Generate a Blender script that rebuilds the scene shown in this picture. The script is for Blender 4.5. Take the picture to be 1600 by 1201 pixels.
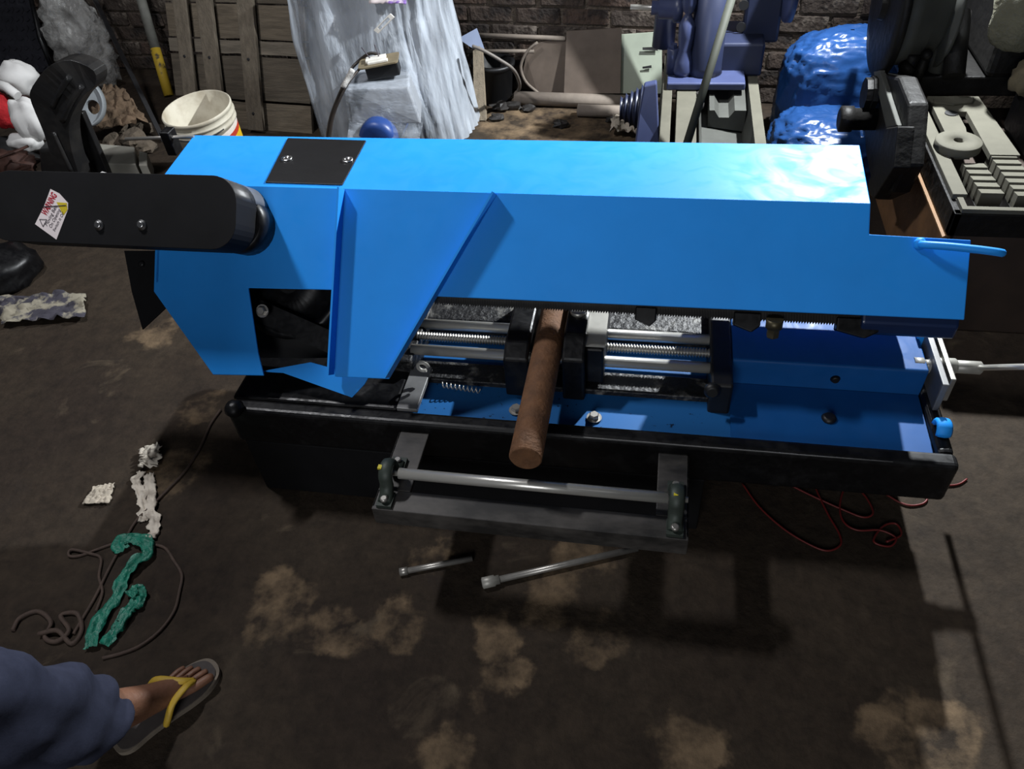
import bpy, bmesh, math, random
from math import sin, cos, pi, radians
from mathutils import Vector, Matrix, noise

random.seed(7)
scene = bpy.context.scene
COL = scene.collection
for o in list(bpy.data.objects):
    bpy.data.objects.remove(o)

# ------------------------------------------------------------------ camera, light, exposure
cam_data = bpy.data.cameras.new('camera')
cam_data.sensor_width = 36.0
cam_data.lens = 36.0 * 1200.0 / 1600.0
cam_data.clip_start = 0.02
cam = bpy.data.objects.new('camera', cam_data)
COL.objects.link(cam)
cam.matrix_world = Matrix.Translation((0, 0, 1.7)) @ Matrix([[0.983436, -0.068221, 0.167927], [0.16763, 0.69473, -0.699464], [-0.068946, 0.716028, 0.694658]]).to_4x4()
scene.camera = cam

scene.view_settings.view_transform = 'Standard'
scene.view_settings.look = 'None'
scene.view_settings.gamma = 1.0
scene.view_settings.use_curve_mapping = False
scene.view_settings.exposure = 0.0

world = bpy.data.worlds.new('night_air')
world.use_nodes = True
world.node_tree.nodes['Background'].inputs[0].default_value = (0.75, 0.82, 1.0, 1)
world.node_tree.nodes['Background'].inputs[1].default_value = 0.022
scene.world = world


def lamp(name, kind, loc, power, color, size, aim=None, angle=None, blend=0.5):
    d = bpy.data.lights.new(name, kind)
    d.energy = power
    d.color = color
    if kind == 'AREA':
        d.shape = 'RECTANGLE'
        d.size, d.size_y = size
    else:
        d.shadow_soft_size = size
    if angle:
        d.spot_size = radians(angle)
        d.spot_blend = blend
    o = bpy.data.objects.new(name, d)
    COL.objects.link(o)
    o.location = loc
    if aim:
        o.rotation_euler = (Vector(aim) - Vector(loc)).to_track_quat('-Z', 'Y').to_euler()
    return o


# the hooded work lamp behind the saw, and the dimmer tube under the roof
lamp('work_lamp', 'SPOT', (0.79, 3.22, 1.78), 520, (0.93, 0.97, 1.0), 0.03, (-0.2, 1.5, 0.2), 155, 0.6)
lamp('roof_tube', 'AREA', (-2.1, 1.85, 3.3), 60, (0.97, 0.97, 1.0), (0.35, 0.12), (-0.5, 1.4, 0))
lamp('added_front_fill', 'AREA', (-0.7, -3.6, 2.3), 80, (0.95, 0.97, 1.0), (1.6, 2.0), (-0.3, 1.5, 0.5))  # added soft fill from behind the camera to brighten the arm's front


# ------------------------------------------------------------------ materials
def lin(c):
    return tuple(((v / 255.0) / 12.92 if v / 255.0 <= 0.04045 else ((v / 255.0 + 0.055) / 1.055) ** 2.4) for v in c)


MATS = {}


def mat(name, rgb, rough=0.5, metal=0.0, var=0.25, scale=8.0, bump=0.0, bscale=40.0, spec=0.5, rvar=0.0,
        rgb2=None, thr=None, detail=5.0, alpha=1.0, coat=0.0, stretch=None):
    """procedural material: a base colour (sRGB 0-255) broken up by noise, optional second colour and relief"""
    m = bpy.data.materials.new(name)
    m.use_nodes = True
    nt = m.node_tree
    N, L = nt.nodes, nt.links
    b = N['Principled BSDF']
    tc = N.new('ShaderNodeTexCoord')
    mp = N.new('ShaderNodeMapping')
    L.new(tc.outputs['Object'], mp.inputs['Vector'])
    if stretch:
        mp.inputs['Scale'].default_value = stretch
    nz = N.new('ShaderNodeTexNoise')
    nz.inputs['Scale'].default_value = scale
    nz.inputs['Detail'].default_value = detail
    nz.inputs['Roughness'].default_value = 0.6
    L.new(mp.outputs[0], nz.inputs['Vector'])
    cr = N.new('ShaderNodeValToRGB')
    c1 = lin(rgb)
    if rgb2 is None:
        lo = tuple(v * (1 - var) for v in c1)
        hi = tuple(min(1, v * (1 + var)) for v in c1)
        e = (0.3, 0.7)
    else:
        lo, hi = c1, lin(rgb2)
        e = thr or (0.45, 0.6)
    cr.color_ramp.elements[0].position, cr.color_ramp.elements[1].position = e
    cr.color_ramp.elements[0].color = lo + (1,)
    cr.color_ramp.elements[1].color = hi + (1,)
    L.new(nz.outputs['Fac'], cr.inputs[0])
    L.new(cr.outputs[0], b.inputs['Base Color'])
    b.inputs['Roughness'].default_value = rough
    b.inputs['Metallic'].default_value = metal
    b.inputs['Specular IOR Level'].default_value = spec
    b.inputs['Coat Weight'].default_value = coat
    if rvar:
        mr = N.new('ShaderNodeMapRange')
        mr.inputs['From Min'].default_value = 0.3
        mr.inputs['From Max'].default_value = 0.7
        mr.inputs['To Min'].default_value = max(0.02, rough - rvar)
        mr.inputs['To Max'].default_value = min(1, rough + rvar)
        n2 = N.new('ShaderNodeTexNoise')
        n2.inputs['Scale'].default_value = scale * 2.3
        n2.inputs['Detail'].default_value = 6
        n2.inputs['Distortion'].default_value = 1.5
        L.new(mp.outputs[0], n2.inputs['Vector'])
        L.new(n2.outputs['Fac'], mr.inputs['Value'])
        L.new(mr.outputs[0], b.inputs['Roughness'])
    if bump:
        n3 = N.new('ShaderNodeTexNoise')
        n3.inputs['Scale'].default_value = bscale
        n3.inputs['Detail'].default_value = 6
        L.new(mp.outputs[0], n3.inputs['Vector'])
        bp = N.new('ShaderNodeBump')
        bp.inputs['Strength'].default_value = bump
        bp.inputs['Distance'].default_value = 0.02
        L.new(n3.outputs['Fac'], bp.inputs['Height'])
        L.new(bp.outputs[0], b.inputs['Normal'])
    if alpha < 1:
        b.inputs['Alpha'].default_value = alpha
    MATS[name] = m
    return m


BLUE = mat('blue paint', (36, 144, 236), 0.55, 0, 0.05, 5, rvar=0.12, spec=0.22)
BLUE_SHADED = mat('blue paint with shade painted in', (20, 78, 140), 0.5, 0, 0.12, 6, rvar=0.1, spec=0.2)  # the arm's blue, darkened to paint in the shade over the screw cover
BLADE = mat('dark blade steel', (46, 45, 44), 0.4, 0.4, 0.2, 30)
BLUE_TRAY = mat('blue tray paint with oil specks', (30, 92, 152), 0.5, 0, scale=75, rgb2=(12, 30, 56), thr=(0.66, 0.70), spec=0.2)
BLACK = mat('black enamel', (12, 12, 14), 0.5, 0, 0.3, 12, bump=0.05, bscale=30)
BLACK_MATT = mat('matt black sheet', (15, 15, 17), 0.7, 0, 0.3, 9, spec=0.2)
BLACK_GLOSS = mat('dusty black paint', (11, 11, 13), 0.4, 0, scale=14, rgb2=(40, 40, 41), thr=(0.52, 0.9), rvar=0.1, spec=0.3)
FRAME_TOP = mat('scuffed black steel', (34, 33, 32), 0.5, 0, scale=10, rgb2=(92, 88, 84), thr=(0.42, 0.75), stretch=(0.5, 1, 1))
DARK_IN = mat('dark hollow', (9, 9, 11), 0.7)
CHROME = mat('bright ground steel', (205, 203, 196), 0.3, 0.6, 0.05, 20)
STEEL = mat('plain steel', (165, 162, 156), 0.38, 0.7, 0.15, 25)
ZINC = mat('zinc plated bolt', (200, 200, 200), 0.3, 1.0, 0.1, 30)
GREASE = mat('greasy casting', (18, 18, 20), 0.5, 0.0, scale=22, rgb2=(110, 108, 103), thr=(0.55, 0.70), bump=0.4, bscale=60)
CAST_LIGHT = mat('machined grey casting', (168, 166, 158), 0.45, 0.3, 0.2, 14)
RUST_BAR = mat('rusty round bar', (100, 67, 41), 0.8, 0.0, 0.3, 30, bump=0.25, bscale=120)
BRASSY = mat('oiled steel nut', (86, 80, 62), 0.45, 0.7, 0.2, 20)
GREENGREY = mat('greenish pillow block', (52, 60, 54), 0.55, 0.2, 0.2, 20)
YELLOW = mat('yellow paint', (205, 190, 40), 0.5, 0, 0.15, 60)
STICKER = mat('white sticker', (225, 215, 215), 0.5, 0, 0.05, 30)
STICKER_YELLOW = mat('yellow print', (200, 180, 40), 0.5, 0, scale=60, rgb2=(60, 50, 20), thr=(0.55, 0.62))
RED_INK = mat('red ink', (170, 22, 45), 0.5)
DARK_INK = mat('dark ink', (70, 64, 72), 0.6)
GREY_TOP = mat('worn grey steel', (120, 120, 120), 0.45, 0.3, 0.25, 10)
FILM = None


def film_material(name, rgb, alpha, rough=0.16, scale=9, stretch=(1, 1, 0.25), bump=0.9, milky=0.3):
    m = bpy.data.materials.new(name)
    m.use_nodes = True
    nt = m.node_tree
    N, L = nt.nodes, nt.links
    b = N['Principled BSDF']
    b.inputs['Base Color'].default_value = lin(rgb) + (1,)
    b.inputs['Roughness'].default_value = rough
    tc = N.new('ShaderNodeTexCoord')
    mp = N.new('ShaderNodeMapping')
    mp.inputs['Scale'].default_value = stretch
    L.new(tc.outputs['Object'], mp.inputs[0])
    nz = N.new('ShaderNodeTexNoise')
    nz.inputs['Scale'].default_value = scale
    nz.inputs['Detail'].default_value = 4
    nz.inputs['Distortion'].default_value = 0.8
    L.new(mp.outputs[0], nz.inputs['Vector'])
    mr = N.new('ShaderNodeMapRange')
    mr.inputs['From Min'].default_value = 0.35
    mr.inputs['From Max'].default_value = 0.7
    mr.inputs['To Min'].default_value = max(0.0, alpha - milky)
    mr.inputs['To Max'].default_value = min(1.0, alpha + milky)
    L.new(nz.outputs['Fac'], mr.inputs['Value'])
    L.new(mr.outputs[0], b.inputs['Alpha'])
    n2 = N.new('ShaderNodeTexNoise')
    n2.inputs['Scale'].default_value = scale * 2.6
    n2.inputs['Detail'].default_value = 5
    L.new(mp.outputs[0], n2.inputs['Vector'])
    bp = N.new('ShaderNodeBump')
    bp.inputs['Strength'].default_value = bump
    bp.inputs['Distance'].default_value = 0.03
    L.new(n2.outputs['Fac'], bp.inputs['Height'])
    L.new(bp.outputs[0], b.inputs['Normal'])
    MATS[name] = m
    return m


# ------------------------------------------------------------------ mesh builder
class G:
    """collects simple solids in world coordinates; .obj() links them as one mesh object"""

    def __init__(self):
        self.v, self.f, self.s = [], [], []

    def add(self, vs, fs, smooth=False):
        n = len(self.v)
        self.v += [Vector(p) for p in vs]
        self.f += [tuple(i + n for i in f) for f in fs]
        self.s += [smooth] * len(fs)
        return self

    def box(self, x0, x1, y0, y1, z0, z1, M=None):
        vs = [Vector((x, y, z)) for z in (z0, z1) for y in (y0, y1) for x in (x0, x1)]
        if M is not None:
            vs = [M @ p for p in vs]
        return self.add(vs, [(0, 2, 3, 1), (4, 5, 7, 6), (0, 1, 5, 4), (2, 6, 7, 3), (0, 4, 6, 2), (1, 3, 7, 5)])

    def hexa(self, q, d):
        """a slab: quad q (4 points) pushed along vector d"""
        q = [Vector(p) for p in q]
        return self.prism(q, Vector(d))

    def prism(self, poly, d, smooth=False):
        poly = [Vector(p) for p in poly]
        d = Vector(d)
        n = len(poly)
        vs = poly + [p + d for p in poly]
        self.add(vs, [tuple(range(n - 1, -1, -1)), tuple(range(n, 2 * n))])
        k = len(self.v) - 2 * n
        for i in range(n):
            j = (i + 1) % n
            self.f.append((k + i, k + j, k + n + j, k + n + i))
            self.s.append(smooth)
        return self

    def tube(self, pts, r, n=8, radii=None, flat=None, caps=True):
        """round bar along points; flat=(vector, ratio) squashes the section along that vector"""
        pts = [Vector(p) for p in pts]
        k = len(self.v)
        prev = None
        for i, p in enumerate(pts):
            a = pts[max(0, i - 1)]
            b = pts[min(len(pts) - 1, i + 1)]
            t = (b - a).normalized()
            if prev is None:
                ref = Vector((0, 0, 1)) if abs(t.z) < 0.9 else Vector((1, 0, 0))
                u = t.cross(ref).normalized()
            else:
                u = (prev - t * prev.dot(t)).normalized()
            prev = u
            w = t.cross(u)
            rr = radii[i] if radii else r
            for j in range(n):
                ang = 2 * pi * j / n
                d = (u * cos(ang) + w * sin(ang)) * rr
                if flat:
                    fv = Vector(flat[0])
                    d -= fv * d.dot(fv) * (1 - flat[1])
                self.v.append(p + d)
        for i in range(len(pts) - 1):
            for j in range(n):
                j2 = (j + 1) % n
                self.f.append((k + i * n + j, k + i * n + j2, k + (i + 1) * n + j2, k + (i + 1) * n + j))
                self.s.append(True)
        if caps:
            self.f.append(tuple(k + j for j in range(n - 1, -1, -1)))
            self.s.append(False)
            e = k + (len(pts) - 1) * n
            self.f.append(tuple(e + j for j in range(n)))
            self.s.append(False)
        return self

    def lathe(self, prof, c, ax, n=20, smooth=True, caps=True):
        """profile [(radius, distance along axis)] turned round axis ax through c"""
        c, ax = Vector(c), Vector(ax).normalized()
        ref = Vector((0, 0, 1)) if abs(ax.z) < 0.9 else Vector((1, 0, 0))
        u = ax.cross(ref).normalized()
        w = ax.cross(u)
        k = len(self.v)
        for r, t in prof:
            for j in range(n):
                a = 2 * pi * j / n
                self.v.append(c + ax * t + (u * cos(a) + w * sin(a)) * r)
        for i in range(len(prof) - 1):
            for j in range(n):
                j2 = (j + 1) % n
                self.f.append((k + i * n + j, k + i * n + j2, k + (i + 1) * n + j2, k + (i + 1) * n + j))
                self.s.append(smooth)
        if caps:
            self.f.append(tuple(k + j for j in range(n - 1, -1, -1)))
            self.s.append(False)
            e = k + (len(prof) - 1) * n
            self.f.append(tuple(e + j for j in range(n)))
            self.s.append(False)
        return self

    def cyl(self, a, b, r, n=16):
        a, b = Vector(a), Vector(b)
        return self.lathe([(r, 0), (r, (b - a).length)], a, b - a, n)

    def grid(self, fn, nu, nv, closed=False, smooth=True):
        k = len(self.v)
        for j in range(nv):
            for i in range(nu):
                self.v.append(Vector(fn(i / (nu - 1) if not closed else i / nu, j / (nv - 1))))
        for j in range(nv - 1):
            for i in range(nu if closed else nu - 1):
                i2 = (i + 1) % nu
                self.f.append((k + j * nu + i, k + j * nu + i2, k + (j + 1) * nu + i2, k + (j + 1) * nu + i))
                self.s.append(smooth)
        return self

    def blob(self, c, rad, amp=0.2, freq=4.0, seed=0, nu=18, nv=12, smooth=True, ridged=False):
        c = Vector(c)
        k = len(self.v)
        off = Vector((seed * 7.3, seed * 3.1, seed * 1.7))

        def pt(d):
            q = noise.noise(d * freq + off)
            if ridged:
                q = 0.6 - 2 * abs(noise.noise(d * freq + off)) + 0.5 * noise.noise(d * freq * 2.7 + off)
            s = 1 + amp * q
            return c + Vector((d.x * rad[0], d.y * rad[1], d.z * rad[2])) * s
        self.v.append(pt(Vector((0, 0, -1))))
        for j in range(1, nv):
            th = pi * j / nv
            for i in range(nu):
                a = 2 * pi * i / nu
                self.v.append(pt(Vector((sin(th) * cos(a), sin(th) * sin(a), -cos(th)))))
        self.v.append(pt(Vector((0, 0, 1))))
        top = len(self.v) - 1
        for i in range(nu):
            i2 = (i + 1) % nu
            self.f.append((k, k + 1 + i2, k + 1 + i))
            self.s.append(smooth)
            for j in range(nv - 2):
                q = k + 1 + j * nu
                self.f.append((q + i, q + i2, q + nu + i2, q + nu + i))
                self.s.append(smooth)
            q = k + 1 + (nv - 2) * nu
            self.f.append((q + i, q + i2, top))
            self.s.append(smooth)
        return self

    def obj(self, name, m, parent=None, bevel=0.0, seg=2, solid=0.0, label=None, cat=None, group=None, kind=None):
        if parent is not None:
            org = wloc(parent)
        else:
            xs = [p.x for p in self.v]
            ys = [p.y for p in self.v]
            zs = [p.z for p in self.v]
            org = Vector(((min(xs) + max(xs)) / 2, (min(ys) + max(ys)) / 2, min(zs)))
        me = bpy.data.meshes.new(name)
        me.from_pydata([tuple(p - org) for p in self.v], [], self.f)
        me.polygons.foreach_set('use_smooth', self.s)
        bm = bmesh.new()
        bm.from_mesh(me)
        bmesh.ops.recalc_face_normals(bm, faces=bm.faces)
        ng = [f for f in bm.faces if len(f.verts) > 4]
        if ng:
            bmesh.ops.triangulate(bm, faces=ng)
        bm.to_mesh(me)
        bm.free()
        me.materials.append(m)
        o = bpy.data.objects.new(name, me)
        COL.objects.link(o)
        if parent is not None:
            o.parent = parent
        else:
            o.location = org
        if solid:
            md = o.modifiers.new('thickness', 'SOLIDIFY')
            md.thickness = solid
        if bevel:
            md = o.modifiers.new('edge', 'BEVEL')
            md.width = bevel
            md.segments = seg
            md.limit_method = 'ANGLE'
            md.angle_limit = radians(40)
        tag(o, label, cat, group, kind)
        return o


def wloc(o):
    p = Vector((0, 0, 0))
    while o is not None:
        p += o.location
        o = o.parent
    return p


def tag(o, label=None, cat=None, group=None, kind=None):
    if label:
        o['label'] = label
    if cat:
        o['category'] = cat
    if group:
        o['group'] = group
    if kind:
        o['kind'] = kind


def thing(name, loc, label, cat, group=None):
    o = bpy.data.objects.new(name, None)
    o.empty_display_size = 0.05
    COL.objects.link(o)
    o.location = loc
    tag(o, label, cat, group)
    return o


def smooth_path(pts, k=6):
    """Catmull-Rom through the points"""
    P = [Vector(p) for p in pts]
    P = [P[0] * 2 - P[1]] + P + [P[-1] * 2 - P[-2]]
    out = []
    for i in range(1, len(P) - 2):
        for j in range(k):
            t = j / k
            a, b, c, d = P[i - 1:i + 3]
            out.append(0.5 * ((2 * b) + (c - a) * t + (2 * a - 5 * b + 4 * c - d) * t * t + (3 * b - a - 3 * c + d) * t ** 3))
    out.append(P[-2])
    return out


def ring_poly(c, r, n, u, w):
    c, u, w = Vector(c), Vector(u), Vector(w)
    return [c + u * cos(2 * pi * i / n) * r + w * sin(2 * pi * i / n) * r for i in range(n)]


def hexbolt(parent, p, axis, r=0.011, h=0.009, m=None, name='bolt', washer=True):
    g = G()
    if washer:
        g.lathe([(r * 1.45, 0), (r * 1.45, h * 0.25)], p, axis, 14)
    g.lathe([(r, h * 0.2), (r, h), (r * 0.8, h * 1.25)], p, axis, 6, smooth=False)
    return g.obj(name, m or ZINC, parent)


# ------------------------------------------------------------------ setting
def floor_material():
    m = bpy.data.materials.new('trodden oily floor')
    m.use_nodes = True
    nt = m.node_tree
    N, L = nt.nodes, nt.links
    b = N['Principled BSDF']
    b.inputs['Roughness'].default_value = 0.85
    b.inputs['Specular IOR Level'].default_value = 0.25
    tc = N.new('ShaderNodeTexCoord')

    def nz(scale, detail=6, dist=0.0, rough=0.6):
        t = N.new('ShaderNodeTexNoise')
        t.inputs['Scale'].default_value = scale
        t.inputs['Detail'].default_value = detail
        t.inputs['Distortion'].default_value = dist
        t.inputs['Roughness'].default_value = rough
        L.new(tc.outputs['Object'], t.inputs['Vector'])
        return t

    def ramp(src, stops):
        r = N.new('ShaderNodeValToRGB')
        e = r.color_ramp.elements
        while len(e) < len(stops):
            e.new(0.5)
        for el, (p, c) in zip(e, stops):
            el.position = p
            el.color = tuple(c) + (1,)
        L.new(src, r.inputs[0])
        return r.outputs[0]

    def mix(f, a, c, kind='MIX'):
        x = N.new('ShaderNodeMix')
        x.data_type = 'RGBA'
        x.blend_type = kind
        if isinstance(f, float):
            x.inputs[0].default_value = f
        else:
            L.new(f, x.inputs[0])
        for s, v in ((6, a), (7, c)):
            if isinstance(v, tuple):
                x.inputs[s].default_value = v + (1,)
            else:
                L.new(v, x.inputs[s])
        return x.outputs[2]
    base = ramp(nz(1.6, 8, 0.4).outputs['Fac'], [(0.3, lin((41, 32, 26))), (0.5, lin((51, 42, 33))), (0.72, lin((61, 52, 42)))])
    fine = ramp(nz(26, 8, 0.2, 0.7).outputs['Fac'], [(0.3, (0.55,) * 3), (0.7, (1.25,) * 3)])
    col = mix(1.0, base, fine, 'MULTIPLY')
    # pale plaster or cement patches worn into the dirt, each where it lies on this floor
    ds = N.new('ShaderNodeVectorMath')
    ds.operation = 'SCALE'
    ds.inputs['Scale'].default_value = 0.22
    n4 = nz(7, 5)
    L.new(n4.outputs['Color'], ds.inputs[0])
    ad = N.new('ShaderNodeVectorMath')
    ad.operation = 'ADD'
    L.new(tc.outputs['Object'], ad.inputs[0])
    L.new(ds.outputs[0], ad.inputs[1])
    total = None
    for (p, r) in PATCHES:
        sb = N.new('ShaderNodeVectorMath')
        sb.operation = 'DISTANCE'
        L.new(ad.outputs[0], sb.inputs[0])
        sb.inputs[1].default_value = (p[0] + 1.0 + 0.11, p[1] - 1.8 + 0.11, 0.06 + 0.11)
        mr = N.new('ShaderNodeMapRange')
        mr.interpolation_type = 'SMOOTHSTEP'
        mr.inputs['From Min'].default_value = r * 0.85
        mr.inputs['From Max'].default_value = r * 0.55
        L.new(sb.outputs['Value'], mr.inputs['Value'])
        if total is None:
            total = mr.outputs[0]
        else:
            mx = N.new('ShaderNodeMath')
            mx.operation = 'MAXIMUM'
            L.new(total, mx.inputs[0])
            L.new(mr.outputs[0], mx.inputs[1])
            total = mx.outputs[0]
    sc = N.new('ShaderNodeMath')
    sc.operation = 'MULTIPLY'
    L.new(total, sc.inputs[0])
    L.new(ramp(nz(12, 6).outputs['Fac'], [(0.38, (0.0,) * 3), (0.66, (0.75,) * 3)]), sc.inputs[1])
    col = mix(sc.outputs[0], col, lin((128, 108, 84)))
    # loose pale scuffs and dark oil
    col = mix(ramp(nz(5.5, 7, 0.6).outputs['Fac'], [(0.62, (0,) * 3), (0.74, (0.55,) * 3)]), col, lin((96, 84, 68)))
    col = mix(ramp(nz(3.1, 6, 0.9).outputs['Fac'], [(0.60, (0,) * 3), (0.75, (0.55,) * 3)]), col, lin((36, 30, 28)))
    L.new(col, b.inputs['Base Color'])
    bp = N.new('ShaderNodeBump')
    bp.inputs['Strength'].default_value = 0.5
    bp.inputs['Distance'].default_value = 0.012
    L.new(nz(22, 8, 0, 0.65).outputs['Fac'], bp.inputs['Height'])
    L.new(bp.outputs[0], b.inputs['Normal'])
    return m


PATCHES = [((-0.867, 0.895, 0.000), 0.11), ((-0.853, 0.817, 0.000), 0.10), ((-0.703, 0.820, 0.000), 0.11), ((-0.545, 0.849, 0.000), 0.10), ((0.553, 0.752, 0.000), 0.09),
           ((0.662, 0.768, 0.000), 0.11), ((0.623, 0.698, 0.000), 0.10), ((-0.315, 0.871, 0.000), 0.09), ((-0.139, 1.100, 0.000), 0.09), ((-1.352, 1.239, 0.000), 0.12),
           ((-1.408, 1.497, 0.000), 0.10), ((-0.191, 0.991, 0.000), 0.10), ((-0.278, 0.757, 0.000), 0.09), ((0.152, 0.668, 0.000), 0.10), ((-0.055, 0.881, 0.000), 0.09),
           ((-1.747, 1.848, 0.000), 0.12), ((-0.503, 1.055, 0.000), 0.08), ((-0.555, 3.479, 0.000), 0.34), ((-0.793, 3.576, 0.000), 0.25), ((-0.215, 3.455, 0.000), 0.22), ((-0.356, 0.575, 0.000), 0.1), ((-0.470, 3.548, 0.000), 0.25)]
g = G()
g.box(-6.5, 4.5, -1.6, 5.2, -0.06, 0)
floor = g.obj('floor', floor_material(), kind='structure')

WA = radians(6.5)
WU = Vector((cos(WA), -sin(WA), 0))
WN = Vector((sin(WA), cos(WA), 0))
W0 = Vector((-0.44, 3.88, 0))


def WP(u, z, off=0.0):
    """point on the brick wall: u metres along it, z up, off metres out of it into the room"""
    return W0 + WU * u + Vector((0, 0, z)) - WN * off


MORTAR = mat('crumbled mortar', (88, 78, 68), 0.95, 0, 0.35, 20, bump=0.8, bscale=50)
BRICKS = [mat('sooty brick', (68, 57, 50), 0.92, 0, scale=16, rgb2=(42, 36, 33), bump=0.7, bscale=45),
          mat('brown brick', (78, 63, 54), 0.92, 0, scale=18, rgb2=(46, 39, 36), bump=0.7, bscale=45),
          mat('efflorescent brick', (62, 53, 47), 0.92, 0, scale=13, rgb2=(128, 118, 108), thr=(0.56, 0.75), bump=0.7, bscale=45)]
g = G()
q = [WP(-4.2, -0.02, -0.1), WP(3.4, -0.02, -0.1), WP(3.4, -0.02), WP(-4.2, -0.02)]
g.prism(q, (0, 0, 2.7))
wall = g.obj('wall_back', MORTAR, kind='structure')
rot = Matrix.Rotation(-WA, 3, 'Z')
brick_meshes = []
for k in range(9):
    bm = bmesh.new()
    bmesh.ops.create_cube(bm, size=1.0)
    bmesh.ops.bevel(bm, geom=bm.edges[:] + bm.verts[:], offset=0.06, segments=1, affect='EDGES', profile=0.5)
    for v in bm.verts:
        v.co.x *= 0.222 + 0.008 * (k % 3)
        v.co.y *= 0.08
        v.co.z *= 0.07
        v.co += Vector((random.uniform(-1, 1), random.uniform(-1, 1), random.uniform(-1, 1))) * 0.0035
        v.co = rot @ v.co
    me = bpy.data.meshes.new('brick')
    bm.to_mesh(me)
    bm.free()
    me.materials.append(BRICKS[k % 3])
    brick_meshes.append(me)
wl = wloc(wall)
for row in range(8):
    u = -3.35 + (0.12 if row % 2 else 0.0)
    while u < 1.75:
        o = bpy.data.objects.new('brick', random.choice(brick_meshes))
        COL.objects.link(o)
        o.parent = wall
        o.location = WP(u + random.uniform(-.006, .006), 0.043 + row * 0.083, -0.036 + random.uniform(0, 0.014)) - wl
        o.rotation_euler = (random.uniform(-.02, .02), random.uniform(-.015, .015), random.uniform(-.02, .02))
        u += 0.243

# ------------------------------------------------------------------ the band saw
saw = thing('bandsaw', (-0.2, 1.5, 0), 'blue horizontal metal-cutting bandsaw with black belt guard on a black sheet-metal base', 'bandsaw')
PSI = radians(40)
AN = Vector((0, -cos(PSI), sin(PSI)))   # out of the leaning front plate
AS = Vector((0, sin(PSI), cos(PSI)))    # up along the front plate
AB = Vector((0.0, 1.4227, 0.5700))                     # on its lower edge


def AP(xs, o=0.0):
    return AB + Vector((xs[0], 0, 0)) + AS * xs[1] + AN * o


FY = 1.222   # front of the base
# cabinet: a sheet-metal box, its front a separate pressed panel
g = G()
g.box(-1.045, 0.163, FY + 0.012, 1.80, 0.0, 0.205)
cab = g.obj('base_cabinet', BLACK_MATT, saw, bevel=0.004)
g = G()
g.box(-1.045, 0.163, FY, FY + 0.012, 0.0, 0.205)
g.obj('front_panel', BLACK_MATT, cab, bevel=0.003)
# rim of the coolant tray
g = G()
g.box(-1.06, 0.70, FY - 0.004, FY + 0.04, 0.205, 0.33)
g.box(-1.06, -0.605, FY + 0.04, 1.86, 0.285, 0.33)
g.box(0.664, 0.70, FY + 0.04, 1.86, 0.205, 0.325)
g.box(-0.605, 0.664, 1.82, 1.86, 0.205, 0.33)
rim = g.obj('tray_rim', BLACK_GLOSS, saw, bevel=0.012, seg=3)
g = G()
g.lathe([(0.024, 0), (0.026, 0.01), (0.018, 0.022), (0.004, 0.027)], (-1.027, 1.218, 0.330), (0, -0.3, 1), 16)
g.obj('corner_cap', BLACK_GLOSS, rim)
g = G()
g.tube([(-0.16 + 0.09 * i, FY - 0.0015 + 0.0004 * (i % 3), 0.3275) for i in range(9)], 0.0013, 5)  # pale tube paints in the highlight along the scratched lip edge
g.obj('scratched_lip_highlight', GREY_TOP, rim, label='thin pale line of scratch and painted highlight along the lip')
g = G()
g.box(-0.605, 0.664, FY + 0.04, 1.82, 0.27, 0.30)
tray = g.obj('coolant_tray', BLUE_TRAY, saw)
g = G()
g.prism([(-0.607, FY + 0.04, 0.322), (-0.553, FY + 0.04, 0.322), (-0.553, 1.42, 0.322), (-0.607, 1.42, 0.322)], (0, 0, 0.014))
g.obj('edge_strip', GREY_TOP, saw, bevel=0.002)
hexbolt(saw, (-0.311, 1.316, 0.302), (0, 0, 1), 0.013, 0.012, STEEL)
hexbolt(saw, (-0.114, 1.310, 0.302), (0, 0, 1), 0.013, 0.012, STEEL)

# vise: bed, guide rods, screw, jaws, end block
g = G()
g.box(-0.61, 0.205, 1.395, 1.465, 0.295, 0.316)
g.box(-0.61, 0.205, 1.60, 1.74, 0.235, 0.35)
g.box(-0.66, -0.60, 1.40, 1.74, 0.235, 0.37)
bed = g.obj('vise_bed', GREASE, saw, bevel=0.004)
for y in (1.446, 1.552):
    g = G()
    g.cyl((-0.61, y, 0.37), (0.19, y, 0.37), 0.0145, 20)
    g.obj('guide_rod', CHROME, saw)
prof = []
x = 0.0
while x < 0.8:
    prof += [(0.0085, x), (0.0125, x + 0.0025), (0.0125, x + 0.004), (0.0085, x + 0.0065)]
    x += 0.0075
g = G()
g.lathe(prof, (-0.61, 1.50, 0.37), (1, 0, 0), 14)
g.obj('lead_screw', STEEL, saw)
g = G()
g.prism([(-0.345, 1.365, 0.303), (-0.345, 1.365, 0.43), (-0.345, 1.40, 0.455), (-0.345, 1.70, 0.465), (-0.345, 1.70, 0.345), (-0.345, 1.42, 0.303)], (0.062, 0, 0))
g.obj('fixed_jaw', BLACK_GLOSS, saw, bevel=0.006)
g = G()
g.prism([(-0.199, 1.365, 0.303), (-0.199, 1.365, 0.44), (-0.199, 1.42, 0.48), (-0.199, 1.70, 0.48), (-0.199, 1.70, 0.345), (-0.199, 1.42, 0.303)], (0.055, 0, 0))
g.prism([(-0.144, 1.40, 0.335), (-0.144, 1.40, 0.45), (-0.144, 1.62, 0.46), (-0.144, 1.62, 0.335)], (0.045, 0, 0))
jaw = g.obj('moving_jaw', BLACK_GLOSS, saw, bevel=0.006)
g = G()
g.lathe([(0.02, 0), (0.02, .012)], (-0.172, 1.50, 0.478), (0, 0, 1), 16)
g.obj('jaw_bolt', STEEL, jaw)
g = G()
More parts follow.
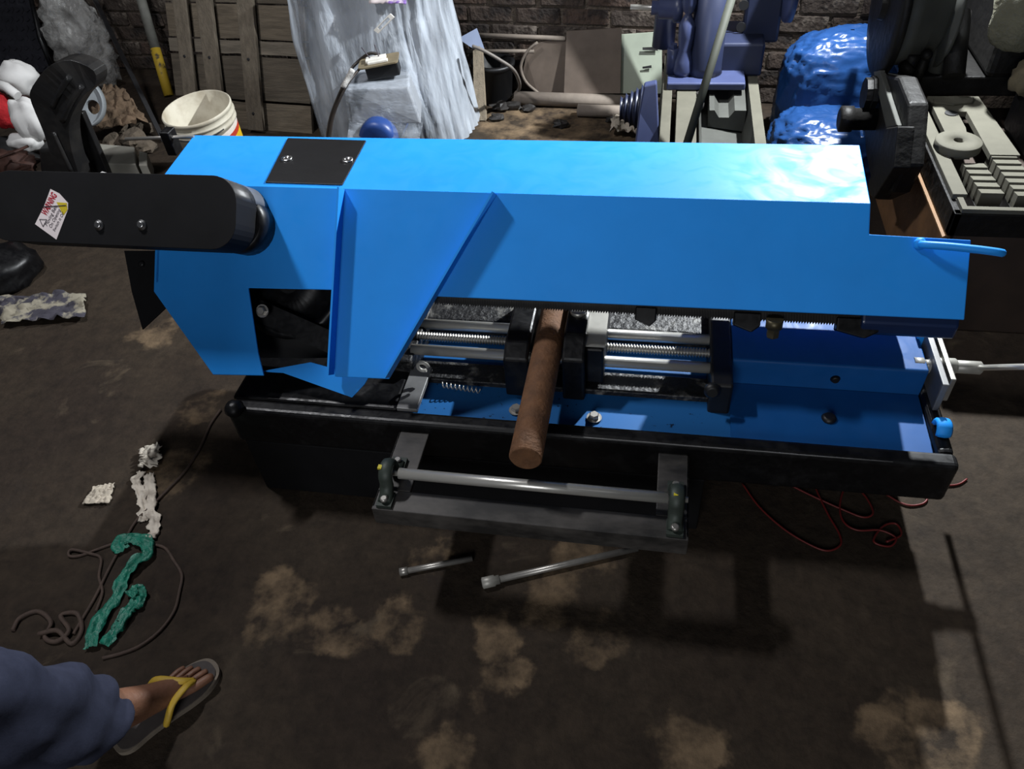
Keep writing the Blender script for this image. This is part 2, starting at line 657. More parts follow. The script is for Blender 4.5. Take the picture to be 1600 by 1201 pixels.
g.prism([(-0.146, 1.405, 0.452), (-0.098, 1.405, 0.452), (-0.098, 1.62, 0.462), (-0.146, 1.62, 0.462)], (0, 0, 0.004))
g.obj('machined_face', CAST_LIGHT, jaw)
g = G()
g.box(0.16, 0.212, 1.36, 1.74, 0.235, 0.395)
blk = g.obj('screw_block', BLACK, saw, bevel=0.006)
g = G()
g.lathe([(0.018, 0), (0.02, 0.012), (0.012, 0.02)], (0.163, 1.358, 0.384), (0, -1, 0.2), 16)
g.obj('block_knob', BLACK, blk)
# small return spring and eye bolt at the left of the vise
cpts = []
for i in range(90):
    t = i / 89
    a = t * 2 * pi * 9
    cpts.append(Vector((-0.515 + t * 0.10, 1.366 + 0.007 * cos(a), 0.325 - t * .012 + 0.007 * sin(a))))
g = G()
g.tube(cpts, 0.0016, 5)
g.obj('return_spring', CHROME, saw)
g = G()
ec = Vector((-0.558, 1.370, 0.381))
g.tube([ec + Vector((cos(a), 0, sin(a))) * 0.014 for a in [i * pi / 6 for i in range(11)]], 0.005, 8)
g.obj('eye_bolt', CAST_LIGHT, saw)

# blue screw cover on the right of the tray
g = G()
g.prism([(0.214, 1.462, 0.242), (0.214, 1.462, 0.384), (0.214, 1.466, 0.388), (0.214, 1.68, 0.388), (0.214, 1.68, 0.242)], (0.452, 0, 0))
cover = g.obj('screw_cover', BLUE_SHADED, saw, bevel=0.004)
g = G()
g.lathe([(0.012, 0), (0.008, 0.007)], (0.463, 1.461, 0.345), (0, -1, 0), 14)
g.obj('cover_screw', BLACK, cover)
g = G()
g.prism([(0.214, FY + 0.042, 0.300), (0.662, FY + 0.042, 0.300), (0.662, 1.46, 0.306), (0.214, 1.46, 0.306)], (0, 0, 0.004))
g.obj('cover_apron', BLUE_SHADED, cover)
g = G()
g.lathe([(0.016, 0), (0.018, 0.004), (0.012, 0.012)], (0.444, 1.360, 0.306), (0, 0, 1), 16)
g.obj('rubber_plug', BLACK, cover)
# end plates, nut, hub and crank
g = G()
g.hexa([(0.676, 1.395, 0.325), (0.690, 1.395, 0.325), (0.690, 1.62, 0.325), (0.676, 1.62, 0.325)], (0, 0, 0.085))
g.obj('end_plate', GREY_TOP, saw, bevel=0.002)
g = G()
g.hexa([(0.70, 1.42, 0.335), (0.712, 1.42, 0.335), (0.712, 1.60, 0.335), (0.700, 1.60, 0.335)], (0, 0, 0.07))
g.obj('end_plate', STEEL, saw, bevel=0.002)
g = G()
g.box(0.66, 0.70, 1.58, 1.62, 0.325, 0.42)
g.obj('end_bracket', BLUE, saw, bevel=0.003)
g = G()
g.lathe([(0.017, 0), (0.017, 0.022), (0.013, 0.024), (0.013, 0.034), (0.02, 0.036), (0.02, 0.092), (0.014, 0.1)], (0.64, 1.50, 0.375), (1, 0, 0), 18)
g.lathe([(0.016, 0), (0.016, 0.075), (0.01, 0.08)], (0.715, 1.50, 0.375), (1, 0, 0), 18)
hub = g.obj('crank_hub', CAST_LIGHT, saw)
g = G()
ca = Vector((0, -0.725, 0.688))
c0 = Vector((0.785, 1.50, 0.375))
path = [c0 - ca * 0.13, c0 - ca * .03, c0 + ca * .03, c0 + ca * 0.20, c0 + ca * 0.235 + Vector((.02, 0, 0)), c0 + ca * 0.245 + Vector((.06, 0, 0)), c0 + ca * 0.245 + Vector((.2, 0, 0))]
g.tube(smooth_path(path, 5), 0.007, 10)
g.obj('crank_handle', CHROME, saw)
g = G()
g.tube([Vector((0.682, 1.33, 0.33)) + Vector((0, cos(a) * 0.02, sin(a) * 0.022)) for a in [i * pi / 8 for i in range(9)]], 0.008, 8, flat=((1, 0, 0), 2.2))
g.obj('hose_clip', BLUE, saw)

# saw arm: leaning front plate with wheel opening, flat top, back and ends
front = [(-1.263, 0.252), (0.463, 0.250), (0.466, 0.183), (0.673, 0.178), (0.676, 0.007), (-0.507, 0.0), (-0.620, -0.209), (-0.762, -0.213),
         (-0.776, 0.003), (-1.002, -0.003), (-0.971, -0.164), (-0.953, -0.223), (-1.094, -0.230), (-1.267, -0.024)]
g = G()
g.prism([AP(p, -0.006) for p in front], AN * 0.006)
arm = g.obj('saw_arm', BLUE, saw, bevel=0.002)
TOPZ = AP((0, 0.250)).z
TOPY = AP((0, 0.250)).y
g = G()
KY = (0.014, 1.852, 0.761)[1]
g.prism([(-1.263, TOPY - .001, TOPZ - 0.006), (0.463, TOPY - .001, TOPZ - 0.006), (0.478, KY, TOPZ - 0.006), (-1.293, KY, TOPZ - 0.006)], (0, 0, 0.006))
top = g.obj('top_plate', BLUE, saw, bevel=0.002)
g = G()
bb = Vector((0, 1.63, 0.595))
g.prism([(-1.29, KY, TOPZ - 0.008), (0.476, KY, TOPZ - 0.008), (0.476, bb.y, bb.z), (-1.26, bb.y, bb.z)], (0, -0.006, 0))
g.obj('back_plate', BLUE, saw)
g = G()
g.prism([AP((0.461, 0.240), -.007), (0.474, KY, TOPZ - 0.008), (0.474, bb.y, bb.z), AP((0.464, 0.02), -.007)], (-0.006, 0, 0))
g.obj('end_plate', BLUE, saw)
g = G()
g.prism([AP((-1.256, 0.246)), (-1.288, KY, TOPZ - 0.008), (-1.26, bb.y, bb.z), AP((-1.26, 0.0))], (0.006, 0, 0))
g.obj('end_plate', BLUE, saw)
# lower wheel box on the right, rounded below
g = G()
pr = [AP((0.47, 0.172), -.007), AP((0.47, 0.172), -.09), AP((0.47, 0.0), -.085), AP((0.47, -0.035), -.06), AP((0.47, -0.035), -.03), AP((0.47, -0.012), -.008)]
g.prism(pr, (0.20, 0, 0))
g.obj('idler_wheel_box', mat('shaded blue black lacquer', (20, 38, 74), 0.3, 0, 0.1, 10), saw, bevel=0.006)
g = G()
g.prism([(0.15, 1.475, 0.60), (0.15, 1.50, 0.52), (0.15, 1.60, 0.448), (0.15, 1.68, 0.460), (0.15, 1.715, 0.49), (0.15, 1.66, 0.60), (0.15, 1.58, 0.655)], (0.475, 0, 0))
g.obj('idler_wheel_guard', BLUE, saw, bevel=0.01)
# wheel chamber on the left with its wheel
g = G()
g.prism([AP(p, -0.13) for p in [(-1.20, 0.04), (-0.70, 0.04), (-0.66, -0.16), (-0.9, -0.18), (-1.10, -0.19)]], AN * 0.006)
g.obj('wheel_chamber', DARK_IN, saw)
g = G()
wc = AP((-0.93, 0.02), -0.10)
g.lathe([(0.03, 0.03), (0.03, 0.02), (0.12, 0.012), (0.125, 0.03), (0.15, 0.03), (0.15, 0.0)], wc, AN, 32)
wh = g.obj('drive_wheel', BLACK_GLOSS, saw)
hexbolt(saw, AP((-0.977, -0.059), -0.03), AN, 0.012, 0.01, STEEL)
g = G()
g.prism([AP((-1.0, -0.03), -0.06), AP((-0.80, -0.10), -0.06), AP((-0.80, -0.16), -0.06), AP((-1.0, -0.09), -0.06)], AN * 0.004)
g.obj('chip_deflector', BLACK_GLOSS, saw)
# lower belly plate under the opening
g = G()
g.prism([AP(p, -0.024) for p in [(-0.975, -0.215), (-0.836, -0.182), (-0.768, -0.196), (-0.67, -0.19), (-0.69, -0.228), (-0.722, -0.264), (-0.91, -0.214)]], AN * 0.005)
g.obj('belly_plate', BLUE, saw)
# rib and diagonal flange welded on the front plate
g = G()
g.prism([AP((-0.758, 0.249), 0), AP((-0.758, 0.249), 0.036), AP((-0.768, -0.207), 0.036), AP((-0.768, -0.207), 0)], (0.005, 0, 0))
g.obj('upright_rib', BLUE, saw)
g = G()
p0, p1 = AP((-0.372, 0.246)), AP((-0.617, -0.205))
dd = (p1 - p0).normalized().cross(AN) * 0.005
g.prism([p0, p0 + AN * 0.038, p1 + AN * 0.038, p1], dd)
g.obj('diagonal_flange', BLUE, saw)
# black cover plate on top with two screws
g = G()
zt = TOPZ
g.prism([(-0.970, 1.602, 0.761), (-0.765, 1.600, 0.761), (-0.776, 1.830, 0.761), (-1.003, 1.837, 0.761)], (0, 0, 0.004))
cp = g.obj('top_cover', BLACK, saw, bevel=0.001)
for p in ((-0.959, 1.720, 0.765), (-0.791, 1.720, 0.765)):
    g = G()
    g.lathe([(0.0145, 0), (0.0145, 0.003), (0.007, 0.004), (0.007, 0.002)], p, (0, 0, 1), 18)
    g.obj('screw', ZINC, cp)
# toothed blade under the arm
g = G()
vs, n = [], 190
xs = [-0.52 + i * (1.14 / n) for i in range(n + 1)]
for i, xx in enumerate(xs):
    vs += [AP((xx, 0.012), -0.03), AP((xx, -0.014), -0.027)]
    if i < n:
        vs.append(AP((xx + 0.0018, -0.0195), -0.026))
fs = []
for i in range(n):
    a = 3 * i
    fs += [(a, a + 1, a + 2), (a, a + 2, a + 4), (a, a + 4, a + 3)]
g.add(vs, fs)
g.obj('saw_blade', BLADE, saw, solid=0.001)
# blade guides
for p, w in ((-0.03, 0.05), (0.195, 0.06), (0.42, 0.09)):
    g = G()
    g.prism([AP((p, 0.0), -0.05), AP((p + w, 0.0), -0.05), AP((p + w, -0.03), -0.05), AP((p + w * .7, -0.045), -0.05), AP((p, -0.03), -0.05)], AN * 0.03)
    g.obj('blade_guide', BLACK_GLOSS, saw, bevel=0.003)
gp = Vector((0.284, 1.420, 0.553))
g = G()
g.lathe([(0.019, 0), (0.019, 0.022), (0.014, 0.023)], gp + Vector((0, 0, 0.004)), (0, -0.2, -1), 16)
g.lathe([(0.0145, 0.022), (0.0145, 0.045), (0.011, 0.048)], gp + Vector((0, 0, 0.004)), (0, -0.2, -1), 6, smooth=False)
g.obj('guide_nut', BRASSY, saw)
g = G()
g.prism([AP((-0.507, 0.0), -0.006), AP((0.46, 0.004), -0.006), AP((0.46, 0.004), -0.05), AP((-0.507, 0.0), -0.05)], AS * 0.004)
g.obj('bottom_lip', BLACK_GLOSS, saw)
# lifting handle at the right end
g = G()
hp = [AP((0.571, 0.166), 0.0), AP((0.574, 0.162), 0.022), AP((0.612, 0.158), 0.042), AP((0.670, 0.152), 0.055), AP((0.707, 0.148), 0.055),
      AP((0.722, 0.149), 0.035), AP((0.729, 0.154), 0.0), AP((0.706, 0.160), -0.022), AP((0.663, 0.163), -0.03)]
g.tube(smooth_path(hp, 6), 0.0085, 10)
lh = g.obj('lifting_handle', BLUE, saw)
g = G()
g.blob(AP((0.570, 0.166), 0.002), (0.014, 0.014, 0.014), 0.2, 3, 1, 12, 8)
g.obj('weld_bead', BLUE, lh)

# belt guard: flat stadium cover on the left, standing proud of the plate
GO = 0.155
gx0, gx1, gs0, gs1 = -1.575, -0.952, 0.078, 0.248
rc = 0.062


def stadium(x0, x1, s0, s1, rl, rr, n=8):
    pts = []
    for cx, cs, r, a0 in ((x1 - rr, s1 - rr, rr, 90), (x1 - rr, s0 + rr, rr, 0), (x0 + rl, s0 + rl, rl, -90), (x0 + rl, s1 - rl, rl, -180)):
        for i in range(n + 1):
            a = radians(a0 - 90 * i / n)
            pts.append((cx + r * cos(a), cs + r * sin(a)))
    return pts


st = stadium(gx0 - .05, gx1, gs0, gs1, 0.075, rc)
g = G()
g.prism([AP(p, 0.06) for p in st], AN * (GO - 0.06))
guard = g.obj('belt_guard', BLACK_MATT, saw, bevel=0.003)
g = G()
flap = [p for p in stadium(gx0 - .05, gx1, gs0, gs1, 0.075, rc)][0:8]
flap = [(gx1 - rc - 0.05, gs1)] + flap
vs, fs = [], []
for p in flap:
    vs += [AP(p, 0.002), AP(p, GO - 0.002)]
for i in range(len(flap) - 1):
    fs.append((2 * i, 2 * i + 1, 2 * i + 3, 2 * i + 2))
g.add(vs, fs, True)
g.obj('grey_side_flap', GREY_TOP, guard, solid=0.003, label='bare grey side flap')
g = G()
g.lathe([(0.072, 0.0), (0.072, 0.05), (0.062, 0.062)], AP((-1.005, 0.150), 0.0), AN, 28)
g.obj('pulley_boss', BLACK_GLOSS, guard)
for px in ((-1.305, 0.124), (-1.192, 0.128)):
    g = G()
    g.lathe([(0.0125, 0), (0.0125, 0.003), (0.0085, 0.0035), (0.0085, 0.008), (0.006, 0.009)], AP(px, GO), AN, 20)
    g.obj('guard_bolt', ZINC, guard)
stk = [(-1.437, 0.206), (-1.413, 0.196), (-1.389, 0.174), (-1.389, 0.159), (-1.420, 0.086), (-1.479, 0.121), (-1.455, 0.163)]
g = G()
g.prism([AP(p, GO) for p in stk], AN * 0.0012)
g.obj('warning_sticker', STICKER, guard)
# printing on the sticker: it reads upwards along its long side
t0, t1 = Vector((-1.452, 0.143)), Vector((-1.422, 0.195))
td = t1 - t0
ta = math.atan2(td.y, td.x)
tx = Vector((1, 0, 0)) * cos(ta) + AS * sin(ta)
ty = -Vector((1, 0, 0)) * sin(ta) + AS * cos(ta)


def text(word, p, size, m, name, width=None, bold=0.0):
    c = bpy.data.curves.new(name, 'FONT')
    c.body = word
    c.size = size
    c.extrude = 0.0002
    c.shear = 0.15
    c.offset = bold
    c.materials.append(m)
    o = bpy.data.objects.new(name, c)
    COL.objects.link(o)
    o.parent = guard
    R = Matrix((tx, ty, AN)).transposed().to_4x4()
    o.matrix_local = Matrix.Translation(Vector(p) - wloc(guard)) @ R
    bpy.context.view_layer.update()
    me = bpy.data.meshes.new_from_object(o.evaluated_get(bpy.context.evaluated_depsgraph_get()))
    w = max(v.co.x for v in me.vertices)
    k = width / w if width else 1.0
    mw = Matrix.Translation(Vector(p) - wloc(guard)) @ R
    for v in me.vertices:
        v.co = mw @ Vector((v.co.x * k, v.co.y, v.co.z))
    bpy.data.objects.remove(o)
    o = bpy.data.objects.new(name, me)
    COL.objects.link(o)
    o.parent = guard
    return o


P0 = AP(t0, GO + 0.0016)
text('WARNING', P0 - ty * 0.005, 0.024, RED_INK, 'warning_lettering', td.length * 0.98, 0.0007)
text('Moving Belt', P0 - ty * 0.019 - tx * 0.020, 0.013, DARK_INK, 'small_lettering', 0.056)
text('On Opening', P0 - ty * 0.031 - tx * 0.018, 0.012, DARK_INK, 'small_lettering', 0.052)
text('Switch it Off', P0 - ty * 0.043 - tx * 0.020, 0.010, DARK_INK, 'small_lettering', 0.054)
g = G()
tc_ = P0 - tx * 0.016 - ty * 0.010
q = [tc_ + ty * 0.017, tc_ - tx * 0.010, tc_ + tx * 0.010]
for i in range(3):
    g.tube([q[i], q[(i + 1) % 3]], 0.0009, 4)
g.obj('warning_triangle', DARK_INK, guard)
yq = [(-1.420, 0.175), (-1.392, 0.174), (-1.390, 0.158), (-1.401, 0.144)]
g = G()
g.prism([AP(p, GO + 0.0012) for p in yq], AN * 0.0006)
g.obj('yellow_pictogram', STICKER_YELLOW, guard)
g = G()
g.tube([AP((-1.455, 0.163), GO + .002), AP((-1.394, 0.168), GO + .002)], 0.0013, 5)
g.obj('torn_crease', DARK_INK, guard)
# motor bracket and motor below the guard
brk = [(-1.372, 0.079), (-1.265, 0.083), (-1.267, -0.002), (-1.277, -0.003), (-1.239, -0.057), (-1.315, -0.126), (-1.348, -0.028)]
g = G()
g.prism([AP(p, -0.03) for p in brk], AN * 0.006)
mb = g.obj('motor_bracket', BLACK_MATT, saw, bevel=0.001)
g = G()
g.lathe([(0.008, 0), (0.008, 0.005), (0.004, 0.007)], AP((-1.318, 0.046), -0.024), AN, 14)
g.obj('bracket_bolt', BLACK_GLOSS, mb)
# blade tension rod sticking out behind the left end
g = G()
tr = Vector((-1.369, 1.840, 0.760))
g.cyl((-1.505, 1.840, 0.752), (-1.286, 1.840, 0.763), 0.005, 10)
tn = g.obj('tension_rod', STEEL, saw)
g = G()
g.box(tr.x - .012, tr.x + .016, 1.825, 1.865, tr.z - .05, tr.z + .02)
g.obj('tension_bracket', BLACK_GLOSS, tn, bevel=0.003)

# roller outrigger on the front of the base
g = G()
g.box(-0.592, 0.118, 0.979, 1.034, 0.288, 0.300)
g.box(-0.592, 0.118, 0.977, 0.983, 0.245, 0.300)
g.box(-0.592, -0.515, 1.034, FY, 0.288, 0.300)
g.box(0.047, 0.118, 1.034, FY, 0.288, 0.300)
g.box(-0.592, -0.586, 0.983, FY, 0.245, 0.300)
g.box(0.112, 0.118, 0.983, FY, 0.245, 0.300)
out = g.obj('roller_frame', FRAME_TOP, saw, bevel=0.002)
g = G()
g.cyl((-0.538, 1.05, 0.345), (0.070, 1.05, 0.345), 0.0128, 24)
g.cyl((-0.582, 1.05, 0.345), (0.112, 1.05, 0.345), 0.007, 14)
g.obj('feed_roller', CHROME, saw)
for xx in (-0.563, 0.088):
    g = G()
    arc = [Vector((xx, 0.992, 0.308)), Vector((xx, 1.012, 0.311)), Vector((xx, 1.025, 0.332))] + \
          [Vector((xx, 1.05 - 0.024 * cos(a), 0.345 + 0.024 * sin(a))) for a in [radians(10 + 16 * i) for i in range(11)]] + \
          [Vector((xx, 1.075, 0.327)), Vector((xx, 1.087, 0.311)), Vector((xx, 1.112, 0.308))]
    g.tube(arc, 0.010, 8, flat=((1, 0, 0), 1.7))
    g.box(xx - .018, xx + .018, 0.981, 1.022, 0.300, 0.309)
    g.box(xx - .018, xx + .018, 1.077, 1.127, 0.300, 0.309)
    pb = g.obj('pillow_block', GREENGREY, saw)
    for yy in (0.994, 1.110):
        g = G()
        g.lathe([(0.009, 0), (0.009, 0.006), (0.006, 0.008)], (xx, yy, 0.315), (0, 0, 1), 14)
        g.obj('block_bolt', STEEL, pb)
    g = G()
    sx = -0.013 if xx < 0 else -0.004
    g.box(xx + sx - .004, xx + sx + .005, 1.035, 1.046, 0.371, 0.376)
    g.obj('paint_mark', YELLOW, pb, label='dab of yellow paint')

# ------------------------------------------------------------------ stock in the vise, tools on the floor
g = G()
g.lathe([(0.033, 0), (0.0365, 0.004), (0.0365, 0.90), (0.033, 0.904)], (-0.240, 1.055, 0.428), (0, 1, 0), 28)
g.obj('round_bar', RUST_BAR, label='thick rusty round steel bar clamped in the vise under the blade', cat='steel bar')
g = G()
a, b = Vector((-0.575, 0.996, 0.009)), Vector((-0.403, 1.058, 0.009))
g.cyl(a, b, 0.008, 14)
g.lathe([(0.0105, -0.006), (0.0105, 0.014), (0.008, 0.016)], a, b - a, 14)
g.obj('steel_pin', STEEL, label='shorter of the two bright steel rods lying on the floor before the saw', cat='steel rod')
r = thing('headed_rod', (-0.366, 0.994, 0.000), 'longer bright steel rod with a thick collar at one end, on the floor', 'steel rod')
a, b = Vector((-0.363, 0.986, 0.014)), Vector((0.014, 1.139, 0.011))
g = G()
g.cyl(a + (b - a) * 0.08, b, 0.0085, 14)
g.obj('shaft', STEEL, r)
g = G()
g.lathe([(0.0095, 0), (0.0145, 0.002), (0.0145, 0.032), (0.0115, 0.034), (0.0115, 0.045)], a, b - a, 16)
g.obj('collar', CAST_LIGHT, r)

WIRE_RED = mat('red wire', (104, 28, 26), 0.5, 0, 0.1, 20)
for k, (pts, lab) in enumerate((
        ([(0.784, 1.440, 0.004), (0.824, 1.442, 0.004), (0.850, 1.451, 0.004), (0.871, 1.469, 0.004)], 'short red wire end poking out beside the right corner of the base'),
        ([(0.629, 1.426, 0.004), (0.656, 1.392, 0.004), (0.699, 1.363, 0.004), (0.739, 1.370, 0.004), (0.756, 1.390, 0.006), (0.750, 1.415, 0.008), (0.738, 1.432, 0.004)], 'red wire loop on the floor right at the edge of the shadow'),
        ([(0.285, 1.387, 0.004), (0.324, 1.315, 0.004), (0.376, 1.255, 0.004), (0.428, 1.216, 0.004), (0.480, 1.194, 0.004), (0.516, 1.213, 0.004), (0.520, 1.247, 0.004), (0.500, 1.305, 0.004), (0.483, 1.366, 0.004), (0.474, 1.408, 0.004)], 'long red wire curving through the shadow below the tray'),
        ([(0.401, 1.402, 0.004), (0.467, 1.364, 0.004), (0.543, 1.326, 0.004), (0.587, 1.308, 0.006), (0.612, 1.327, 0.006), (0.601, 1.380, 0.004), (0.574, 1.413, 0.004), (0.552, 1.402, 0.004), (0.532, 1.340, 0.004), (0.535, 1.289, 0.004),
          (0.565, 1.265, 0.006), (0.620, 1.270, 0.008), (0.655, 1.252, 0.006), (0.636, 1.226, 0.004), (0.599, 1.234, 0.008), (0.630, 1.285, 0.006), (0.664, 1.298, 0.004), (0.670, 1.265, 0.004), (0.630, 1.236, 0.008)], 'tangled red wire with several loops in the shadow under the tray'))):
    g = G()
    g.tube(smooth_path(pts, 7), 0.0028, 6)
    g.obj('red_wire', WIRE_RED, label=lab, cat='wire', group='red wires on the floor')
# ------------------------------------------------------------------ the person's foot at the lower left
SKIN = mat('sunburnt brown skin', (118, 82, 62), 0.55, 0, 0.12, 30, bump=0.1, bscale=120)
TROUSER = mat('grey blue cotton', (48, 51, 66), 0.95, 0, 0.15, 30, bump=0.05, bscale=200, spec=0.1)
SOLE = mat('worn grey rubber sole', (66, 60, 58), 0.8, 0, 0.2, 30)
SOLE_RIM = mat('pale sole rim', (112, 102, 90), 0.8, 0, 0.2, 30)
STRAP = mat('yellow rubber strap', (180, 148, 44), 0.6, 0, 0.1, 30)
HEEL = Vector((-1.085, 0.49, 0))
FD = Vector((0.556, 0.831, 0))
FS = Vector((0.831, -0.556, 0))


def FT(l, s, z):
    return HEEL + FD * l + FS * s + Vector((0, 0, z))


me = bpy.data.meshes.new('person')
V, E, R = [], [], []


def jv(p, r, link=None):
    V.append(p)
    R.append(r if isinstance(r, tuple) else (r, r))
    if link is not None:
        E.append((link, len(V) - 1))
    return len(V) - 1


a0 = jv(FT(0.052, 0, 0.10), 0.034)
sh = jv(Vector((-1.055, 0.45, 0.30)), 0.046, a0)
kn = jv(Vector((-1.03, 0.36, 0.52)), 0.058, sh)
jv(Vector((-1.06, 0.25, 0.95)), 0.085, kn)
h0 = jv(FT(0.03, 0, 0.052), 0.030, a0)
i0 = jv(FT(0.10, 0, 0.066), (0.034, 0.028), a0)
b0 = jv(FT(0.15, 0.0, 0.044), (0.040, 0.022), i0)
for off, l, rr in ((0.030, 0.228, 0.0115), (0.011, 0.224, 0.009), (-0.006, 0.216, 0.0085), (-0.021, 0.205, 0.008), (-0.034, 0.192, 0.0078)):
    t1 = jv(FT(l - 0.045, off * 0.95, 0.036), rr, b0)
    t2 = jv(FT(l - 0.018, off * 1.05, 0.036), rr * 0.95, t1)
    jv(FT(l, off * 1.08, 0.030), rr * 0.85, t2)
org = Vector((-1.06, 0.49, 0))
me.from_pydata([tuple(p - org) for p in V], E, [])
person = bpy.data.objects.new('person', me)
COL.objects.link(person)
person.location = org
md = person.modifiers.new('skin', 'SKIN')
md.use_smooth_shade = True
for i, sv in enumerate(me.skin_vertices[0].data):
    sv.radius = R[i]
    sv.use_root = (i == 0)
md = person.modifiers.new('sub', 'SUBSURF')
md.levels = md.render_levels = 2
me.materials.append(SKIN)
tag(person, 'standing person, only a bare foot in a flip-flop and a blue-grey trouser leg in view', 'person')
# trouser leg: loose cloth tube with folds
ax = [Vector((-1.083, 0.485, 0.135)), Vector((-1.075, 0.465, 0.20)), Vector((-1.06, 0.42, 0.34)), Vector((-1.04, 0.36, 0.52)), Vector((-1.05, 0.28, 0.75)), Vector((-1.07, 0.22, 1.0))]
ax = smooth_path(ax, 6)


def trouser(u, t):
    f = t * (len(ax) - 1)
    i = min(int(f), len(ax) - 2)
    p = ax[i].lerp(ax[i + 1], f - i)
    a = 2 * pi * u
    r = 0.082 + 0.03 * t
    fold = 0.010 * sin(a * 3 + t * 9 + 1.0) * (1 - 0.4 * t) + 0.012 * sin(t * 30 + 2.2 * sin(a)) * (0.4 + t * .6)
    r += fold + 0.010 * noise.noise(Vector((cos(a) * 2, sin(a) * 2, t * 7)))
    return p + Vector((cos(a) * r * 0.95, sin(a) * r, 0.016 * sin(a * 2 + .6) * (1 - t)))


g = G()
g.grid(trouser, 40, 48, closed=True)
g.obj('trouser_leg', TROUSER, person, solid=0.003)
ol = []
for l, w in ((-0.012, 0.0), (-0.008, 0.022), (0.015, 0.036), (0.06, 0.036), (0.11, 0.040), (0.16, 0.047), (0.20, 0.046), (0.232, 0.033), (0.246, 0.014)):
    ol.append((l, w))
poly = smooth_path([FT(l, w, 0.002) for l, w in ol] + [FT(l, -w, 0.002) for l, w in reversed(ol) if w > 0] + [FT(ol[0][0], ol[0][1], 0.002)], 4)[:-1]
g = G()
g.prism(poly, (0, 0, 0.014))
so = g.obj('flip_flop_sole', SOLE_RIM, person, bevel=0.003)
cpt = FT(0.117, 0, 0.016)
g = G()
g.prism([cpt + (p + Vector((0, 0, 0.014)) - cpt) * 0.93 for p in poly], (0, 0, 0.003))
g.obj('insole', SOLE, so)
g = G()
post = FT(0.188, 0.019, 0.045)
for s in (1, -1):
    pth = smooth_path([post, FT(0.165, 0.019 + s * 0.012, 0.064), FT(0.13, s * 0.040, 0.060), FT(0.105, s * 0.046, 0.035), FT(0.095, s * 0.043, 0.016)], 5)
    g.tube(pth, 0.009, 8, flat=((0, 0, 1), 0.35))
g.tube([post, FT(0.19, 0.019, 0.016)], 0.004, 8)
g.obj('flip_flop_strap', STRAP, person)

# ------------------------------------------------------------------ litter and cords on the floor
CORD = mat('dirty brown cord', (66, 52, 44), 0.8, 0, 0.25, 40)
for pts, lab, rad in (
        ([(-1.320, 1.502, 0.004), (-1.324, 1.432, 0.004), (-1.313, 1.340, 0.004), (-1.315, 1.252, 0.004), (-1.334, 1.178, 0.004), (-1.353, 1.112, 0.006), (-1.371, 1.060, 0.004), (-1.368, 0.986, 0.004), (-1.364, 0.915, 0.004), (-1.354, 0.830, 0.004), (-1.352, 0.767, 0.004), (-1.351, 0.723, 0.004)],
         'brown cord running from the left corner of the base down past the white rag', 0.0045),
        ([(-1.383, 0.992, 0.004), (-1.420, 0.969, 0.004), (-1.468, 0.937, 0.004), (-1.497, 0.932, 0.006), (-1.500, 0.950, 0.008), (-1.444, 0.946, 0.006), (-1.404, 0.936, 0.004), (-1.378, 0.884, 0.004), (-1.342, 0.841, 0.004), (-1.328, 0.788, 0.004)], 'brown cord bent into a loop left of the green plastic strip', 0.004),
        ([(-1.284, 0.996, 0.004), (-1.242, 0.989, 0.004), (-1.197, 0.954, 0.004), (-1.155, 0.916, 0.004), (-1.137, 0.867, 0.004), (-1.124, 0.814, 0.004), (-1.134, 0.760, 0.004), (-1.163, 0.717, 0.004), (-1.200, 0.692, 0.004), (-1.241, 0.674, 0.004)], 'brown cord curving right of the green plastic strip', 0.0045),
        ([(-1.515, 0.710, 0.004), (-1.516, 0.744, 0.006), (-1.481, 0.768, 0.004), (-1.425, 0.742, 0.008), (-1.420, 0.705, 0.004), (-1.382, 0.697, 0.006), (-1.363, 0.727, 0.010), (-1.414, 0.764, 0.004), (-1.374, 0.775, 0.006), (-1.335, 0.734, 0.004), (-1.341, 0.698, 0.004), (-1.391, 0.722, 0.012), (-1.437, 0.708, 0.010)],
         'knotted heap of dark cord beside the trouser leg', 0.006)):
    g = G()
    g.tube(smooth_path(pts, 6), rad, 6)
    g.obj('cord', CORD, label=lab, cat='cord', group='brown cords on the floor')

GREEN = mat('green plastic strip', (26, 112, 92), 0.45, 0, 0.35, 40, bump=0.5, bscale=60)


def ribbon(g, pts, w, seed, lift=0.012):
    P = smooth_path(pts, 6)

    def fn(u, t):
        i = min(int(t * (len(P) - 1)), len(P) - 2)
        p = P[i].lerp(P[i + 1], t * (len(P) - 1) - i)
        d = (P[i + 1] - P[i]).normalized()
        sd = Vector((d.y, -d.x, 0))
        ww = w * (0.85 + 0.6 * noise.noise(Vector((t * 9, seed, 3.0 if u > 0.5 else 0))) + 0.25 * noise.noise(Vector((t * 31, seed, 9.0 if u > 0.5 else 0))))
        z = lift * (0.45 + 0.75 * noise.noise(Vector((u * 4 + seed, t * 11, 1))) + 0.5 * noise.noise(Vector((u * 9 + seed, t * 5, 7))))
        return p + sd * ww * (u - 0.5) * 2 + Vector((0, 0, max(0.0015, z)))
    g.grid(fn, 9, len(P) * 2)
    return g


